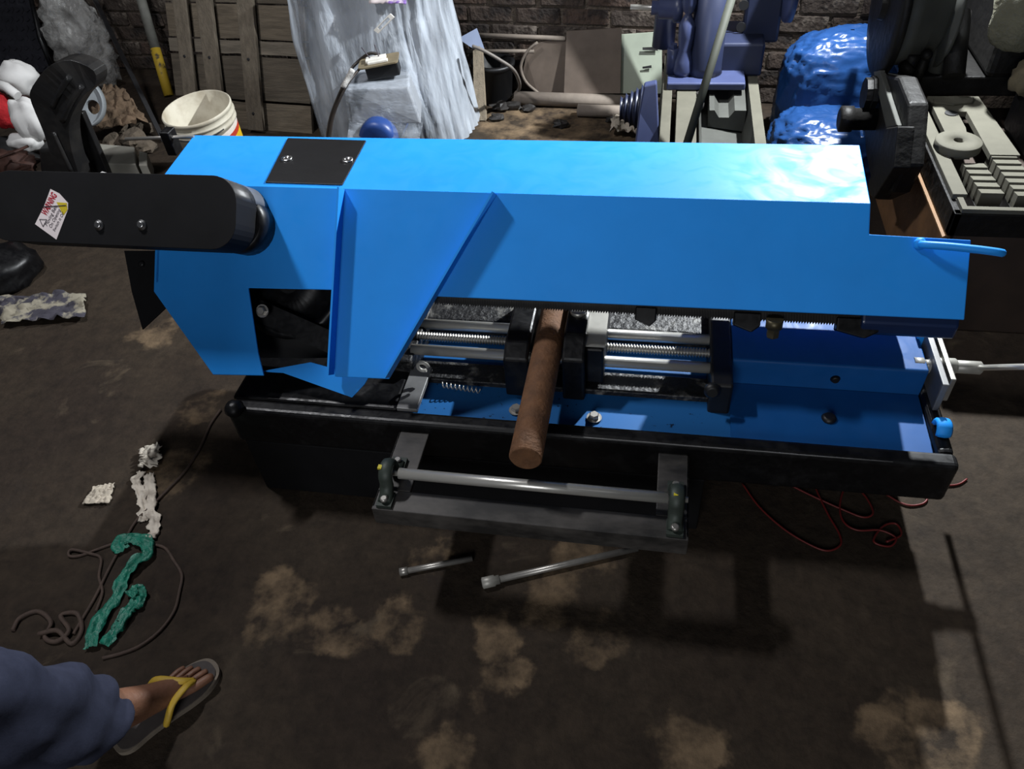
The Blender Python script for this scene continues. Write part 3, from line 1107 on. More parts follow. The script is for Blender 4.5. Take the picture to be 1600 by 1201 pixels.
g = G()
ribbon(g, [(-1.349, 0.965, 0.002), (-1.371, 0.986, 0.004), (-1.346, 1.004, 0.006), (-1.299, 0.994, 0.004), (-1.278, 0.961, 0.002), (-1.291, 0.928, 0.002), (-1.303, 0.885, 0.002), (-1.298, 0.839, 0.002), (-1.299, 0.792, 0.002), (-1.295, 0.731, 0.002), (-1.282, 0.691, 0.002)], 0.021, 1, 0.022)
ribbon(g, [(-1.254, 0.833, 0.006), (-1.243, 0.857, 0.008), (-1.226, 0.837, 0.004), (-1.237, 0.801, 0.002), (-1.242, 0.747, 0.002), (-1.251, 0.703, 0.002)], 0.019, 5, 0.022)
g.obj('plastic_strip', GREEN, solid=0.0015, label='crumpled green plastic strip twisted along the floor by the cords', cat='plastic strip')
RAG = mat('dirty white rag', (205, 196, 182), 0.8, 0, 0.2, 25, rgb2=(120, 108, 96), thr=(0.5, 0.75))
g = G()
ribbon(g, [(-1.474, 1.323, 0.004), (-1.439, 1.283, 0.010), (-1.434, 1.246, 0.004)], 0.034, 9, 0.02)
ribbon(g, [(-1.446, 1.230, 0.004), (-1.440, 1.189, 0.004), (-1.398, 1.146, 0.006), (-1.369, 1.106, 0.003), (-1.350, 1.064, 0.002)], 0.016, 3, 0.012)
ribbon(g, [(-1.417, 1.223, 0.004), (-1.379, 1.161, 0.004), (-1.340, 1.098, 0.003), (-1.304, 1.048, 0.002), (-1.297, 1.011, 0.002)], 0.018, 6, 0.012)
g.obj('rag', RAG, solid=0.002, label='torn dirty white rag strips lying on the floor above the green plastic', cat='rag')


def crumple(name, quad, amp, seed, m, label, cat, nu=22, nv=22, freq=5, solid=0.0015):
    q = [Vector(p) for p in quad]

    def fn(u, t):
        a = q[0].lerp(q[1], u)
        b = q[3].lerp(q[2], u)
        p = a.lerp(b, t)
        k = noise.noise(Vector((u * freq + seed, t * freq, seed * 2.0)))
        k2 = noise.noise(Vector((u * freq * 2.7, t * freq * 2.7, seed + 4.0)))
        ed = Vector((noise.noise(Vector((u * 6, t * 6, seed))), noise.noise(Vector((u * 6, t * 6, seed + 9))), 0)) * amp * .5
        return p + ed + Vector((0, 0, amp * (0.55 + abs(k) + 0.4 * k2)))
    g = G()
    g.grid(fn, nu, nv)
    return g.obj(name, m, solid=solid, label=label, cat=cat)


NEWS = mat('printed newspaper', (140, 134, 118), 0.85, 0, scale=14, rgb2=(58, 56, 66), thr=(0.46, 0.54))
crumple('newspaper', [(-2.351, 1.824, 0.000), (-2.041, 1.888, 0.000), (-2.130, 2.035, 0.000), (-2.475, 1.975, 0.000)], 0.03, 3, NEWS, 'crumpled printed newspaper sheet on the floor under the belt guard', 'newspaper')
PAPER = mat('grey paper scrap', (170, 160, 145), 0.9, 0, 0.2, 30)
crumple('paper_scrap', [(-1.561, 1.097, 0.000), (-1.483, 1.110, 0.000), (-1.503, 1.180, 0.000), (-1.560, 1.162, 0.000)], 0.012, 8, PAPER, 'small flattened pale paper scrap on the floor left of the white rag', 'paper scrap')

# ------------------------------------------------------------------ left background
RIB = mat('black ribbed rubber', (38, 38, 43), 0.28, 0, 0.2, 20)
tq = [Vector((-4.020, 3.835, 0.104)), Vector((-3.341, 3.758, 0.158)), Vector((-3.569, 4.116, 0.487)), Vector((-4.033, 4.169, 0.479))]
tn_ = (tq[1] - tq[0]).cross(tq[3] - tq[0]).normalized()
if tn_.y > 0:
    tn_ = -tn_
g = G()
g.prism(tq, -tn_ * 0.02)
tp = g.obj('tread_plate', RIB, label='black studded plate leaning in the top left corner', cat='plate')
g = G()
for i in range(14):
    for j in range(9):
        u, v = (i + 0.5 + 0.5 * (j % 2)) / 14.5, (j + 0.5) / 9
        c = tq[0].lerp(tq[1], u).lerp(tq[3].lerp(tq[2], u), v)
        du = (tq[1] - tq[0]).normalized() * (0.020 if (i + j) % 2 else 0.012)
        dv = (tq[3] - tq[0]).normalized() * (0.012 if (i + j) % 2 else 0.020)
        g.prism([c - du, c - dv, c + du, c + dv], tn_ * 0.008)
o = g.obj('raised_studs', RIB, tp, kind='stuff')
g = G()
g.tube([(-3.391, 3.914, 0.498), (-3.387, 3.833, 0.310), (-3.342, 3.768, 0.154)], 0.012, 8)
g.obj('edge_bead', BLACK_GLOSS, tp)

CLEAR = film_material('clear crumpled plastic', (215, 215, 212), 0.42, 0.16, 6, (1, 1, 1), 0.8, 0.3)
g = G()
g.blob((-3.225, 3.920, 0.256), (0.17, 0.10, 0.26), 0.30, 2.6, 4, 44, 30, ridged=True)
g.obj('plastic_bundle', CLEAR, label='bundle of clear crumpled plastic hanging behind the black chair', cat='plastic bundle')
DARKSTEEL = mat('dark steel bar', (58, 58, 60), 0.45, 0.5, 0.2, 20)
g = G()
a, b = Vector((-2.468, 3.295, 0.010)), Vector((-3.121, 4.065, 0.527))
dirv = (b - a).normalized()
sd = dirv.cross(Vector((0, 1, 0))).normalized()
g.prism([a, a + sd * 0.034, a + sd * 0.034 + Vector((0, -.006, 0)), a + sd * .006 + Vector((0, -.006, 0)), a + sd * .006 + Vector((0, -.034, 0)), a + Vector((0, -.034, 0))], b - a)
g.obj('angle_iron', DARKSTEEL, label='dark steel angle bar leaning against the wall left of the pole', cat='steel bar')
POLE = mat('dusty grey pole', (104, 104, 98), 0.7, 0, 0.25, 20)
POLEY = mat('chipped yellow paint on pole', (196, 164, 50), 0.6, 0, scale=22, rgb2=(84, 76, 58), thr=(0.56, 0.66))
a, b = Vector((-2.723, 3.810, 0.000)), Vector((-2.858, 4.095, 0.513))
r = thing('painted_pole', a, 'round grey pole with a chipped yellow lower half leaning behind the bucket', 'pole')
m_ = a.lerp(b, 0.42)
g = G()
g.cyl(m_, b, 0.026, 14)
g.obj('pole', POLE, r)
g = G()
g.cyl(a, m_, 0.027, 14)
g.obj('yellow_section', POLEY, r)

# paint bucket
BUCKET = mat('dirty white bucket', (196, 190, 172), 0.6, 0, 0.1, 10, rgb2=(150, 138, 116), thr=(0.45, 0.8))
LABEL_Y = mat('yellow label', (230, 190, 40), 0.5)
LABEL_R = mat('red label band', (190, 60, 40), 0.5)
LABEL_W = mat('white label', (225, 215, 205), 0.5)
rc_ = Vector((-1.990, 2.935, 0.340))
bax = Vector((0.03, 0.10, -1)).normalized()
r = thing('paint_bucket', (rc_.x, rc_.y, 0.0), 'dirty off-white plastic paint bucket with a red and yellow label', 'bucket')
g = G()
prof = [(0.148, 0.0), (0.152, 0.004), (0.152, 0.016), (0.147, 0.018), (0.147, 0.034), (0.153, 0.036), (0.153, 0.044), (0.146, 0.046), (0.145, 0.062), (0.150, 0.064), (0.150, 0.072), (0.143, 0.075),
        (0.128, 0.325), (0.0, 0.326)]
inn = [(0.004, 0.318), (0.122, 0.315), (0.143, 0.003), (0.148, 0.0)]
g.lathe(inn + prof, rc_, bax, 40, caps=False)
g.obj('pail', BUCKET, r)
bu = bax.cross(Vector((0, 1, 0))).normalized()
bw = bax.cross(bu)
for nm, m, d0, d1, sl in (('label_white', LABEL_W, 0.085, 0.11, 0.03), ('label_red', LABEL_R, 0.11, 0.135, 0.03), ('label_yellow', LABEL_Y, 0.135, 0.25, 0.03)):
    g = G()

    def lab(u, t):
        ang = radians(-20 + 120 * u)
        d = d0 + (d1 - d0) * t + sl * (0.5 - u)
        rr = 0.143 - (d - 0.075) * 0.06 + 0.0012
        v = Vector((1, 0, 0)) * cos(ang - 1.1) + Vector((0, 1, 0)) * sin(ang - 1.1)
        v = (v - bax * v.dot(bax)).normalized()
        return rc_ + bax * d + v * rr
    g.grid(lab, 14, 3)
    g.obj(nm, m, r)
g = G()
g.tube([rc_ + bax * 0.05 + Vector((cos(t) * 0.157, sin(t) * 0.157 - 0.003, -0.03 * abs(sin(t)))) for t in [radians(-160 + 7 * i) for i in range(20)]], 0.0028, 6)
g.obj('wire_handle', DARKSTEEL, r)

# wooden panel of horizontal boards with upright battens
WOODS = [mat('weathered board', (104, 94, 80), 0.9, 0, 0.3, 5, stretch=(1, 8, 14), bump=0.3, bscale=20),
         mat('darker weathered board', (86, 78, 67), 0.9, 0, 0.3, 5, stretch=(1, 8, 14), bump=0.3, bscale=20),
         mat('greyish board', (112, 104, 92), 0.9, 0, 0.3, 5, stretch=(1, 8, 14), bump=0.3, bscale=20)]
BATTEN = mat('dusty upright batten', (106, 97, 84), 0.9, 0, 0.25, 6, stretch=(10, 8, 1), bump=0.3, bscale=20)
PO = Vector((-2.0, 3.42, 0))
PSV = WN * sin(radians(22)) + Vector((0, 0, cos(radians(22))))
PNV = -WN * cos(radians(22)) + Vector((0, 0, sin(radians(22))))


def PP(us, o=0.0):
    return PO + WU * us[0] + PSV * us[1] + PNV * o


r = thing('board_panel', PP((0, 0)), 'grey weathered wooden panel of wide boards leaning on the brick wall', 'wooden panel')
rows = [((0.105, -0.141)[1], (0.129, 0.129)[1]), ((0.130, 0.141)[1], (0.147, 0.341)[1]), ((0.148, 0.353)[1], (0.153, 0.413)[1]), ((0.154, 0.421)[1], (0.167, 0.572)[1]), ((0.168, 0.580)[1], (0.179, 0.704)[1]), ((0.180, 0.714)[1], (0.191, 0.847)[1])]
uL, uR = (-0.486, 0.229)[0], 0.29
for k, (s0, s1) in enumerate(rows):
    g = G()
    nseg = 12
    lo = [(uL + (uR - uL) * i / nseg, max(0.0, s0) + 0.003 * noise.noise(Vector((i * .9, k * 3.1, 0)))) for i in range(nseg + 1)]
    hi = [(uL + (uR - uL) * i / nseg, s1 + 0.004 * noise.noise(Vector((i * .9, k * 3.1, 5)))) for i in range(nseg, -1, -1)]
    if s1 > 0.01:
        g.prism([PP(p, -0.02) for p in lo + hi], PNV * (0.02 + 0.004 * (k % 3)))
        g.obj('board', WOODS[k % 3], r)
for (xa, xb, w) in (((-0.405, 0.584)[0], (-0.406, -0.016)[0], 0.075), ((-0.273, 0.587)[0], (-0.258, -0.007)[0], 0.085), ((-0.047, 0.592)[0], (-0.046, -0.009)[0], 0.088)):
    g = G()
    sA, sB = 0.62, 0.0
    k = (xb - xa) / ((-0.218, 0.588)[1] - (-0.297, -0.009)[1])
    xt = xa - k * (0.62 - (-0.218, 0.588)[1])
    xl = xa + k * (-0.218, 0.588)[1]
    g.prism([PP((xl, sB), 0.026), PP((xl + w, sB), 0.026), PP((xt + w, sA), 0.026), PP((xt, sA), 0.026)], PNV * 0.022)
    bt = g.obj('batten', BATTEN, r, bevel=0.003)
    for q in (0.08, 0.33):
        if xa < -.2 and q > 1:
            continue
        g = G()
        g.lathe([(0.008, 0), (0.006, 0.004)], PP((xl + (xt - xl) * q / 0.62 + w * .45, q), 0.048), PNV, 8)
        g.obj('nail_head', DARKSTEEL, bt)

# black moulded chair arm and what lies round it
CHAIR = mat('black moulded plastic', (30, 30, 31), 0.38, 0, scale=9, rgb2=(52, 50, 48), thr=(0.45, 0.75))
CY = 2.75
r = thing('plastic_chair', ((-2.621, 2.750, 0.083)[0], 2.78, 0.0), 'black moulded plastic chair with a curved armrest at far left', 'chair')
g = G()
ao = [(-2.513, 2.750, 0.556), (-2.435, 2.750, 0.600), (-2.356, 2.770, 0.610), (-2.280, 2.780, 0.564), (-2.306, 2.780, 0.501), (-2.365, 2.760, 0.466), (-2.433, 2.740, 0.403), (-2.479, 2.730, 0.340), (-2.512, 2.720, 0.241), (-2.538, 2.720, 0.118), (-2.585, 2.720, -0.064), (-2.653, 2.720, -0.280), (-2.804, 2.720, -0.287), (-2.687, 2.720, 0.033), (-2.641, 2.720, 0.178), (-2.616, 2.730, 0.315), (-2.610, 2.740, 0.441), (-2.585, 2.740, 0.496)]
g.prism(smooth_path(ao + ao[:1], 3)[:-1], (0.01, 0.07, 0.0))
ch = g.obj('armrest', CHAIR, r, bevel=0.02, seg=3)
g = G()
for pts in ([(-2.381, 2.752, 0.550), (-2.445, 2.742, 0.496), (-2.514, 2.735, 0.427)], [(-2.345, 2.756, 0.511), (-2.411, 2.738, 0.454), (-2.497, 2.730, 0.368)], [(-2.558, 2.725, 0.324), (-2.557, 2.716, 0.240), (-2.560, 2.714, 0.142)]):
    g.tube(smooth_path(pts, 5), 0.011, 8)
g.obj('armrest_ridge', CHAIR, ch)
g = G()
g.prism([(-2.549, 2.860, 0.341), (-2.495, 2.860, 0.347), (-2.508, 2.860, 0.063), (-2.515, 2.860, 0.007), (-2.623, 2.860, -0.020), (-2.633, 2.860, 0.080)], (0, 0.03, 0))
g.obj('rear_leg', CHAIR, r, bevel=0.005)
g = G()
g.prism([(-2.757, 2.800, 0.195), (-2.574, 2.800, 0.220), (-2.568, 2.800, -0.010), (-2.902, 2.800, -0.124)], (0, 0.10, 0.02))
g.obj('seat', CHAIR, r, bevel=0.01)

WHITE = mat('white cotton cloth', (215, 214, 212), 0.8, 0, 0.05, 10)
RED = mat('red cloth', (176, 26, 34), 0.85, 0, 0.2, 30, bump=0.3, bscale=60)
g = G()
g.blob((-3.050, 3.200, 0.356), (0.10, 0.08, 0.085), 0.25, 1.8, 2, 24, 16)
g.tube([(-3.099, 3.100, 0.374), (-3.022, 3.080, 0.364), (-2.966, 3.060, 0.331)], 0.022, 8)
g.obj('white_cloth', WHITE, label='folded white cloth bundle at the far left above the red cloth', cat='cloth')
g = G()
g.blob((-2.918, 3.000, 0.241), (0.085, 0.06, 0.11), 0.25, 1.7, 6, 28, 18)
g.blob((-2.977, 2.970, 0.146), (0.09, 0.05, 0.045), 0.25, 1.8, 8, 24, 14)
g.obj('white_shirt', WHITE, label='white shirt hanging down behind the black chair arm', cat='cloth')
g = G()
g.blob((-3.158, 3.120, 0.233), (0.07, 0.06, 0.095), 0.2, 2.4, 3, 24, 16)
g.obj('red_cloth', RED, label='red cloth at the left edge below the white bundle', cat='cloth')
DARKBROWN = mat('rusty dark scrap', (60, 36, 28), 0.7, 0.2, 0.4, 20)
g = G()
g.blob((-2.938, 2.797, 0.120), (0.12, 0.08, 0.06), 0.5, 3.0, 5, 20, 12)
g.tube([(-2.903, 2.709, 0.200), (-2.858, 2.769, 0.200), (-2.828, 2.831, 0.200)], 0.006, 6)
g.obj('rusty_scrap', DARKBROWN, label='rusty reddish scrap metal at the left edge behind the belt guard', cat='scrap metal')
g = G()
g.blob((-3.299, 3.100, -0.059), (0.25, 0.1, 0.16), 0.3, 2.0, 15, 22, 14)
g.obj('dark_sack', DARK_IN, label='black sack under the red cloth at the left edge', cat='sack')
g = G()
g.blob((-2.538, 2.112, 0.050), (0.13, 0.15, 0.09), 0.3, 2.0, 9, 24, 14)
g.obj('black_bag', BLACK_GLOSS, label='black shiny bag on the floor at the left edge under the belt guard', cat='bag')
# spoked grey wheel
WHEELM = mat('grey painted wheel', (150, 156, 160), 0.5, 0, 0.12, 14)
wc_ = Vector((-2.762, 3.180, 0.247))
wax = Vector((0.25, -0.85, 0.45)).normalized()
g = G()
wu_ = wax.cross(Vector((0, 0, 1))).normalized()
wv_ = wax.cross(wu_)
R0, RH, DH = 0.118, 0.033, 0.068
# web with four round openings: each quarter is a fan between the outer circle and one hole
NQ = 12
for face in (0.012, -0.012):
    for k in range(4):
        b0 = radians(20 + 90 * k)
        hc = Vector((cos(b0 + pi / 4) * DH, sin(b0 + pi / 4) * DH))
        outer = [Vector((cos(b0 + pi / 2 * i / NQ), sin(b0 + pi / 2 * i / NQ))) * R0 for i in range(NQ + 1)]
        loop = outer + [Vector((cos(b0 + pi / 2), sin(b0 + pi / 2))) * R0 * (1 - (i + 1) / 8) for i in range(8)] + [Vector((cos(b0), sin(b0))) * R0 * ((i + 1) / 8) for i in range(7)]
        vs = []
        for q in loop:
            d = (q - hc).normalized()
            vs += [q, hc + d * RH]
        n = len(loop)
        to3 = lambda q: wc_ + wu_ * q.x + wv_ * q.y + wax * face
        g.add([to3(q) for q in vs], [(2 * i, 2 * ((i + 1) % n), 2 * ((i + 1) % n) + 1, 2 * i + 1) for i in range(n)])
        if face > 0:
            hole = [hc + (q - hc).normalized() * RH for q in loop]
            g.add([wc_ + wu_ * q.x + wv_ * q.y + wax * f for q in hole for f in (0.012, -0.012)], [(2 * i, 2 * ((i + 1) % n), 2 * ((i + 1) % n) + 1, 2 * i + 1) for i in range(n)])
g.lathe([(R0 - .002, -0.02), (R0, -0.018), (R0, 0.018), (R0 - .002, 0.02), (R0 - .008, 0.02), (R0 - .008, -0.02), (R0 - .002, -0.02)], wc_, wax, 44, caps=False)
g.obj('pulley_wheel', WHEELM, label='grey painted pulley wheel with round openings beside the black chair', cat='wheel')
CARD = mat('dusty brown sacking', (104, 86, 68), 0.95, 0, 0.3, 10, bump=0.5, bscale=40)
crumple('brown_sacking', [(-2.854, 3.250, 0.041), (-2.531, 3.300, 0.062), (-2.736, 3.500, 0.137), (-2.850, 3.500, 0.171)], 0.05, 5, CARD, 'crumpled brown sacking behind the grey wheel', 'sacking', freq=4)
ROCK = mat('dusty rubble', (92, 82, 70), 0.95, 0, 0.35, 14, bump=0.5, bscale=40)
for k, (px, s, lab) in enumerate((((-2.764, 3.176, 0.000), .035, 'nearest the chair leg'), ((-2.714, 3.225, 0.000), .05, 'in front of the brown sacking'), ((-2.598, 3.149, 0.000), .03, 'just behind the grey concrete block'),
                                  ((-2.608, 3.242, 0.000), .06, 'with a flat top behind the tension rod'), ((-2.502, 3.179, 0.000), .045, 'beside the foot of the angle bar'), ((-2.657, 3.069, 0.000), .03, 'smallest, left of the grey block'),
                                  ((-2.635, 3.380, 0.000), .04, 'under the leaning angle bar'), ((-2.770, 3.384, 0.000), .04, 'farthest back, under the sacking edge'))):
    g = G()
    g.blob(Vector(px) + Vector((0, 0, s * 0.5)), (s * 1.2, s, s * 0.7), 0.5, 1.6, k + 20, 9, 6, smooth=False)
    g.obj('rubble_lump', ROCK, label='dusty rubble lump ' + lab, cat='rubble', group='rubble behind the belt guard')
BLOCK = mat('grey cement block', (150, 148, 138), 0.8, 0, 0.12, 14)
for q, lab, hh in (([(-2.562, 2.888, 0.000), (-2.366, 2.885, 0.000), (-2.466, 3.051, 0.000), (-2.667, 3.075, 0.000)], 'larger grey block just above the belt guard', 0.09), ([(-2.353, 2.886, 0.000), (-2.311, 2.888, 0.000), (-2.375, 3.005, 0.000), (-2.428, 3.021, 0.000)], 'small grey block next to the larger one', 0.085)):
    g = G()
    g.prism(q, (0, 0, hh))
    g.obj('cement_block', BLOCK, bevel=0.004, label=lab, cat='block', group='grey blocks')
g = G()
g.tube([(-2.444, 2.700, 0.116), (-2.399, 2.700, 0.142), (-2.302, 2.680, 0.124)], 0.012, 6)
g.obj('white_stick', WHITE, label='white rag end lying over the top edge of the belt guard', cat='rag')
# ------------------------------------------------------------------ machine wrapped in stretch film
PALE = mat('pale grey machine paint', (140, 144, 150), 0.6, 0, 0.06, 6)
DEEPBLUE = mat('blue motor paint', (36, 66, 128), 0.4, 0, 0.15, 12)
FILM_A = film_material('stretch film', (196, 204, 214), 0.5, 0.16, 7, (1, 1, 0.22), 0.6, 0.28)
r = thing('wrapped_machine', (-1.3, 3.55, 0), 'grey machine wrapped all over in glossy white stretch film', 'machine')
g = G()
g.box(-1.56, -1.06, 3.50, 3.66, 0.0, 0.72)
g.prism([(-1.56, 3.50, 0.3), (-1.56, 3.40, 0.05), (-1.56, 3.50, 0.0)], (0.5, 0, 0))
g.obj('machine_body', PALE, r, bevel=0.02)
bx = [Vector((-1.375, 3.146, 0.330)), Vector((-1.098, 3.174, 0.330))]
bk = [Vector((-1.428, 3.486, 0.330)), Vector((-1.218, 3.545, 0.330))]
g = G()
ld = Vector((0.0, -0.03, -0.145))
g.add([bx[0], bx[1], bk[1] + Vector((.02, 0, 0)), bk[0], bx[0] + ld, bx[1] + ld + Vector((0.05, -.02, 0)), bk[1] + Vector((.07, 0, -.15)), bk[0] + Vector((0, 0, -.15))],
      [(0, 1, 2, 3), (7, 6, 5, 4), (0, 4, 5, 1), (1, 5, 6, 2), (2, 6, 7, 3), (3, 7, 4, 0)])
g.obj('gear_housing', PALE, r, bevel=0.008)
mc = Vector((-1.382, 3.375, 0.000))
g = G()
g.lathe([(0.012, -0.006), (0.06, -0.004), (0.082, 0.006), (0.086, 0.03), (0.086, 0.26), (0.08, 0.28)], (-1.249, 3.060, 0.134), (0, 1, 0), 24)
g.obj('motor', DEEPBLUE, r)


def film(u, t):
    a = 2 * pi * u
    z = 0.002 + t * 0.86
    xl, xr = -1.66 - 0.05 * min(1, t * 2), -0.90 - 0.09 * min(1, t * 1.6)
    yf, yb = 3.28 + 0.13 * min(1, t * 1.5), 3.72
    cx, cy = (xl + xr) / 2, (yf + yb) / 2
    ca, sa = cos(a), sin(a)
    ex = lambda v: math.copysign(abs(v) ** 0.62, v)
    p = Vector((cx + (xr - xl) / 2 * ex(ca), cy + (yb - yf) / 2 * ex(sa), z))
    n = noise.noise(Vector((ca * 5, sa * 5, t * 2.0)))
    n2 = 1 - 2 * abs(noise.noise(Vector((ca * 11 + t * 1.5, sa * 11, t * 1.2))))
    k = 0.022 * n + 0.016 * n2
    return p + Vector((ca, sa, 0)) * k


g = G()
g.grid(film, 150, 60, closed=True)
g.obj('film_wrap', FILM_A, r)


def boxfilm(u, t):
    c0, c1 = bx[0] + Vector((-.006, -.006, .006)), bx[1] + Vector((.010, -.006, .006))
    rows_ = [(bk[0] + Vector((0, 0, .006)), bk[1] + Vector((.03, 0, .006))), (c0, c1), (c0 + ld, c1 + ld + Vector((.05, -.02, 0))), (c0 + Vector((0, -.24, -.31)), c1 + Vector((.02, -.24, -.31)))]
    f = t * 3
    i = min(2, int(f))
    a = rows_[i][0].lerp(rows_[i + 1][0], f - i)
    b = rows_[i][1].lerp(rows_[i + 1][1], f - i)
    p = a.lerp(b, u)
    return p + Vector((0, -1, 0.5)) * 0.004 * max(0, noise.noise(Vector((u * 7 + t * 6, t * 9 - u * 4, 3.0))))


g = G()
g.grid(boxfilm, 40, 60)
g.obj('housing_film', film_material('tight film', (206, 216, 228), 0.22, 0.14, 18, (0.5, 1, 1), 0.35, 0.15), r)
STRIPW = mat('white plastic strip', (225, 222, 214), 0.5)
g = G()
sp = [Vector((-1.267, 3.340, 0.512)), Vector((-1.246, 3.330, 0.502)), Vector((-1.164, 3.340, 0.565)), Vector((-1.182, 3.350, 0.577))]
ins = [sum(sp, Vector()) / 4 + (p - sum(sp, Vector()) / 4) * 0.6 for p in sp]
for i in range(4):
    j = (i + 1) % 4
    mid = 0.35
    q0, q1 = sp[i], sp[j]
    g.prism([q0, q1, q1.lerp(sum(sp, Vector()) / 4, mid), q0.lerp(sum(sp, Vector()) / 4, mid)], (0, -0.012, 0.004))
g.obj('slotted_bracket', STRIPW, label='small white slotted bracket stuck on the stretch film', cat='bracket')
LEAF = mat('printed leaflet', (208, 196, 196), 0.6, 0, scale=18, rgb2=(120, 90, 160), thr=(0.5, 0.6))
crumple('leaflet', [(-1.277, 3.360, 0.609), (-1.114, 3.360, 0.602), (-1.099, 3.400, 0.651), (-1.269, 3.400, 0.664)], 0.012, 2, LEAF, 'colourful printed leaflet lying on top of the wrapped machine', 'leaflet', 14, 10)
# open switch box lying on the wrapped housing
r = thing('switch_box', (-1.241, 3.260, 0.345), 'black switch box with a brown plate lying on the wrapped machine', 'switch box')
bo = Vector((-1.232, 3.260, 0.345))
R3_ = Matrix.Rotation(radians(12), 4, 'Z') @ Matrix.Rotation(radians(-6), 4, 'Y')
M_ = Matrix.Translation(bo) @ R3_
g = G()
g.box(-0.068, 0.078, -0.035, 0.045, 0.0, 0.062, M_)
g.obj('housing', BLACK, r, bevel=0.006)
g = G()
pts = stadium(-0.095, 0.085, -0.055, 0.06, 0.025, 0.012, 5)
g.prism([M_ @ Vector((a, b, 0.062)) for a, b in pts], R3_.to_3x3() @ Vector((0, 0, 0.006)))
g.obj('cover_plate', mat('brown plate', (128, 116, 92), 0.5, 0.2, 0.2, 20), r)
g = G()
g.box(-0.06, 0.03, -0.015, 0.03, 0.068, 0.082, M_)
g.obj('terminal_block', STRIPW, r, bevel=0.002)
g = G()
g.box(-0.05, 0.04, -0.035, -0.015, 0.068, 0.078, M_)
g.obj('terminal_block', STRIPW, r, bevel=0.002)
for (x0, x1) in ((-0.04, -0.065), (0.0, -0.005)):
    g = G()
    g.tube([M_ @ Vector((x0, 0.01, 0.08)), M_ @ Vector((x1, 0.02, 0.13))], 0.0025, 6)
    g.obj('wire_stub', DARK_INK, r)
g = G()
g.tube(smooth_path([M_ @ Vector((0.0, 0.04, 0.078)), M_ @ Vector((-.05, 0.055, 0.085)), (-1.378, 3.285, 0.375), (-1.354, 3.120, 0.383), (-1.401, 3.100, 0.315), (-1.446, 3.080, 0.237), (-1.471, 3.060, 0.168), (-1.489, 3.040, 0.094)], 6), 0.007, 8)
g.tube(smooth_path([M_ @ Vector((-.08, 0.0, 0.06)), (-1.340, 3.130, 0.379), (-1.380, 3.090, 0.326), (-1.428, 3.070, 0.247), (-1.454, 3.050, 0.173), (-1.472, 3.030, 0.100)], 6), 0.006, 8)
cb = g.obj('cable', mat('brown black cable', (52, 46, 42), 0.5, 0, 0.2, 30), r)
g = G()
g.tube(smooth_path([(-1.312, 3.115, 0.430), (-1.337, 3.105, 0.398), (-1.361, 3.085, 0.365)], 4), 0.012, 8)
g.obj('tape_wrap', mat('clear white tape', (190, 188, 184), 0.3, 0, 0.2, 40, bump=0.5), cb, label='whitish tape wound round the cable')

# ------------------------------------------------------------------ scrap along the brick wall
RUSTP = mat('rusty brown plate', (104, 92, 82), 0.75, 0.1, 0.2, 8)
GREENP = mat('pale grey green plate', (156, 164, 148), 0.6, 0.0, 0.1, 7)
PIPE = mat('dusty pipe', (122, 112, 102), 0.8, 0.1, 0.2, 12)
for p, q_, rad, lab in (((-1.009, 3.894, 0.289), (-0.486, 3.835, 0.288), 0.011, 'upper of two thin pipes lying along the brick wall'), ((-0.999, 3.883, 0.211), (-0.645, 3.843, 0.225), 0.009, 'lower of two thin pipes lying along the brick wall')):
    g = G()
    g.cyl(p, q_, rad, 10)
    g.obj('thin_pipe', PIPE, label=lab, cat='pipe', group='thin pipes by the wall')
g = G()
g.prism([(-0.632, 3.801, 0.032), (-0.679, 3.817, 0.068), (-0.707, 3.830, 0.128), (-0.688, 3.838, 0.202), (-0.634, 3.842, 0.262), (-0.570, 3.844, 0.279), (-0.435, 3.829, 0.284), (-0.433, 3.779, 0.043)], WN * 0.008)
g.obj('round_plate', RUSTP, label='rusty plate with a round edge leaning on the wall behind the square one', cat='metal plate')
g = G()
g.tube([Vector(p) for p in smooth_path([(-0.620, 3.770, 0.042), (-0.686, 3.787, 0.094), (-0.710, 3.800, 0.166), (-0.674, 3.806, 0.239), (-0.622, 3.810, 0.280)], 4)], 0.007, 6)
g.obj('curved_rod', PIPE, label='thin curved rod along the rim of the round-edged plate', cat='rod')
g = G()
g.prism([(-0.488, 3.735, 0.058), (-0.207, 3.703, 0.074), (-0.216, 3.804, 0.345), (-0.482, 3.834, 0.322)], WN * 0.008)
g.obj('square_plate', RUSTP, label='square rusty brown steel plate leaning against the brick wall', cat='metal plate', )
r = thing('slotted_plate', Vector((-0.125, 3.733, 0.061)), 'pale grey-green steel plate with two slots, left of the blue lathe', 'metal plate')
g = G()
g.prism([(-0.231, 3.725, 0.064), (-0.007, 3.700, 0.076), (-0.027, 3.793, 0.330), (-0.243, 3.817, 0.308)], WN * 0.008)
g.obj('sheet', GREENP, r)
for y_ in (76, 103):
    g = G()
    o_ = 0.045 + (y_ - 50) / 96 * .09
    if y_ == 76:
        g.prism([Vector((-0.112, 3.770, 0.268)), Vector((-0.040, 3.762, 0.274)), Vector((-0.039, 3.756, 0.258)), Vector((-0.111, 3.764, 0.259))], -WN * 0.0015)
    else:
        g.prism([Vector((-0.107, 3.742, 0.188)), Vector((-0.065, 3.740, 0.196)), Vector((-0.064, 3.735, 0.185)), Vector((-0.106, 3.740, 0.180))], -WN * 0.0015)
    g.obj('slot', DARK_IN, r)
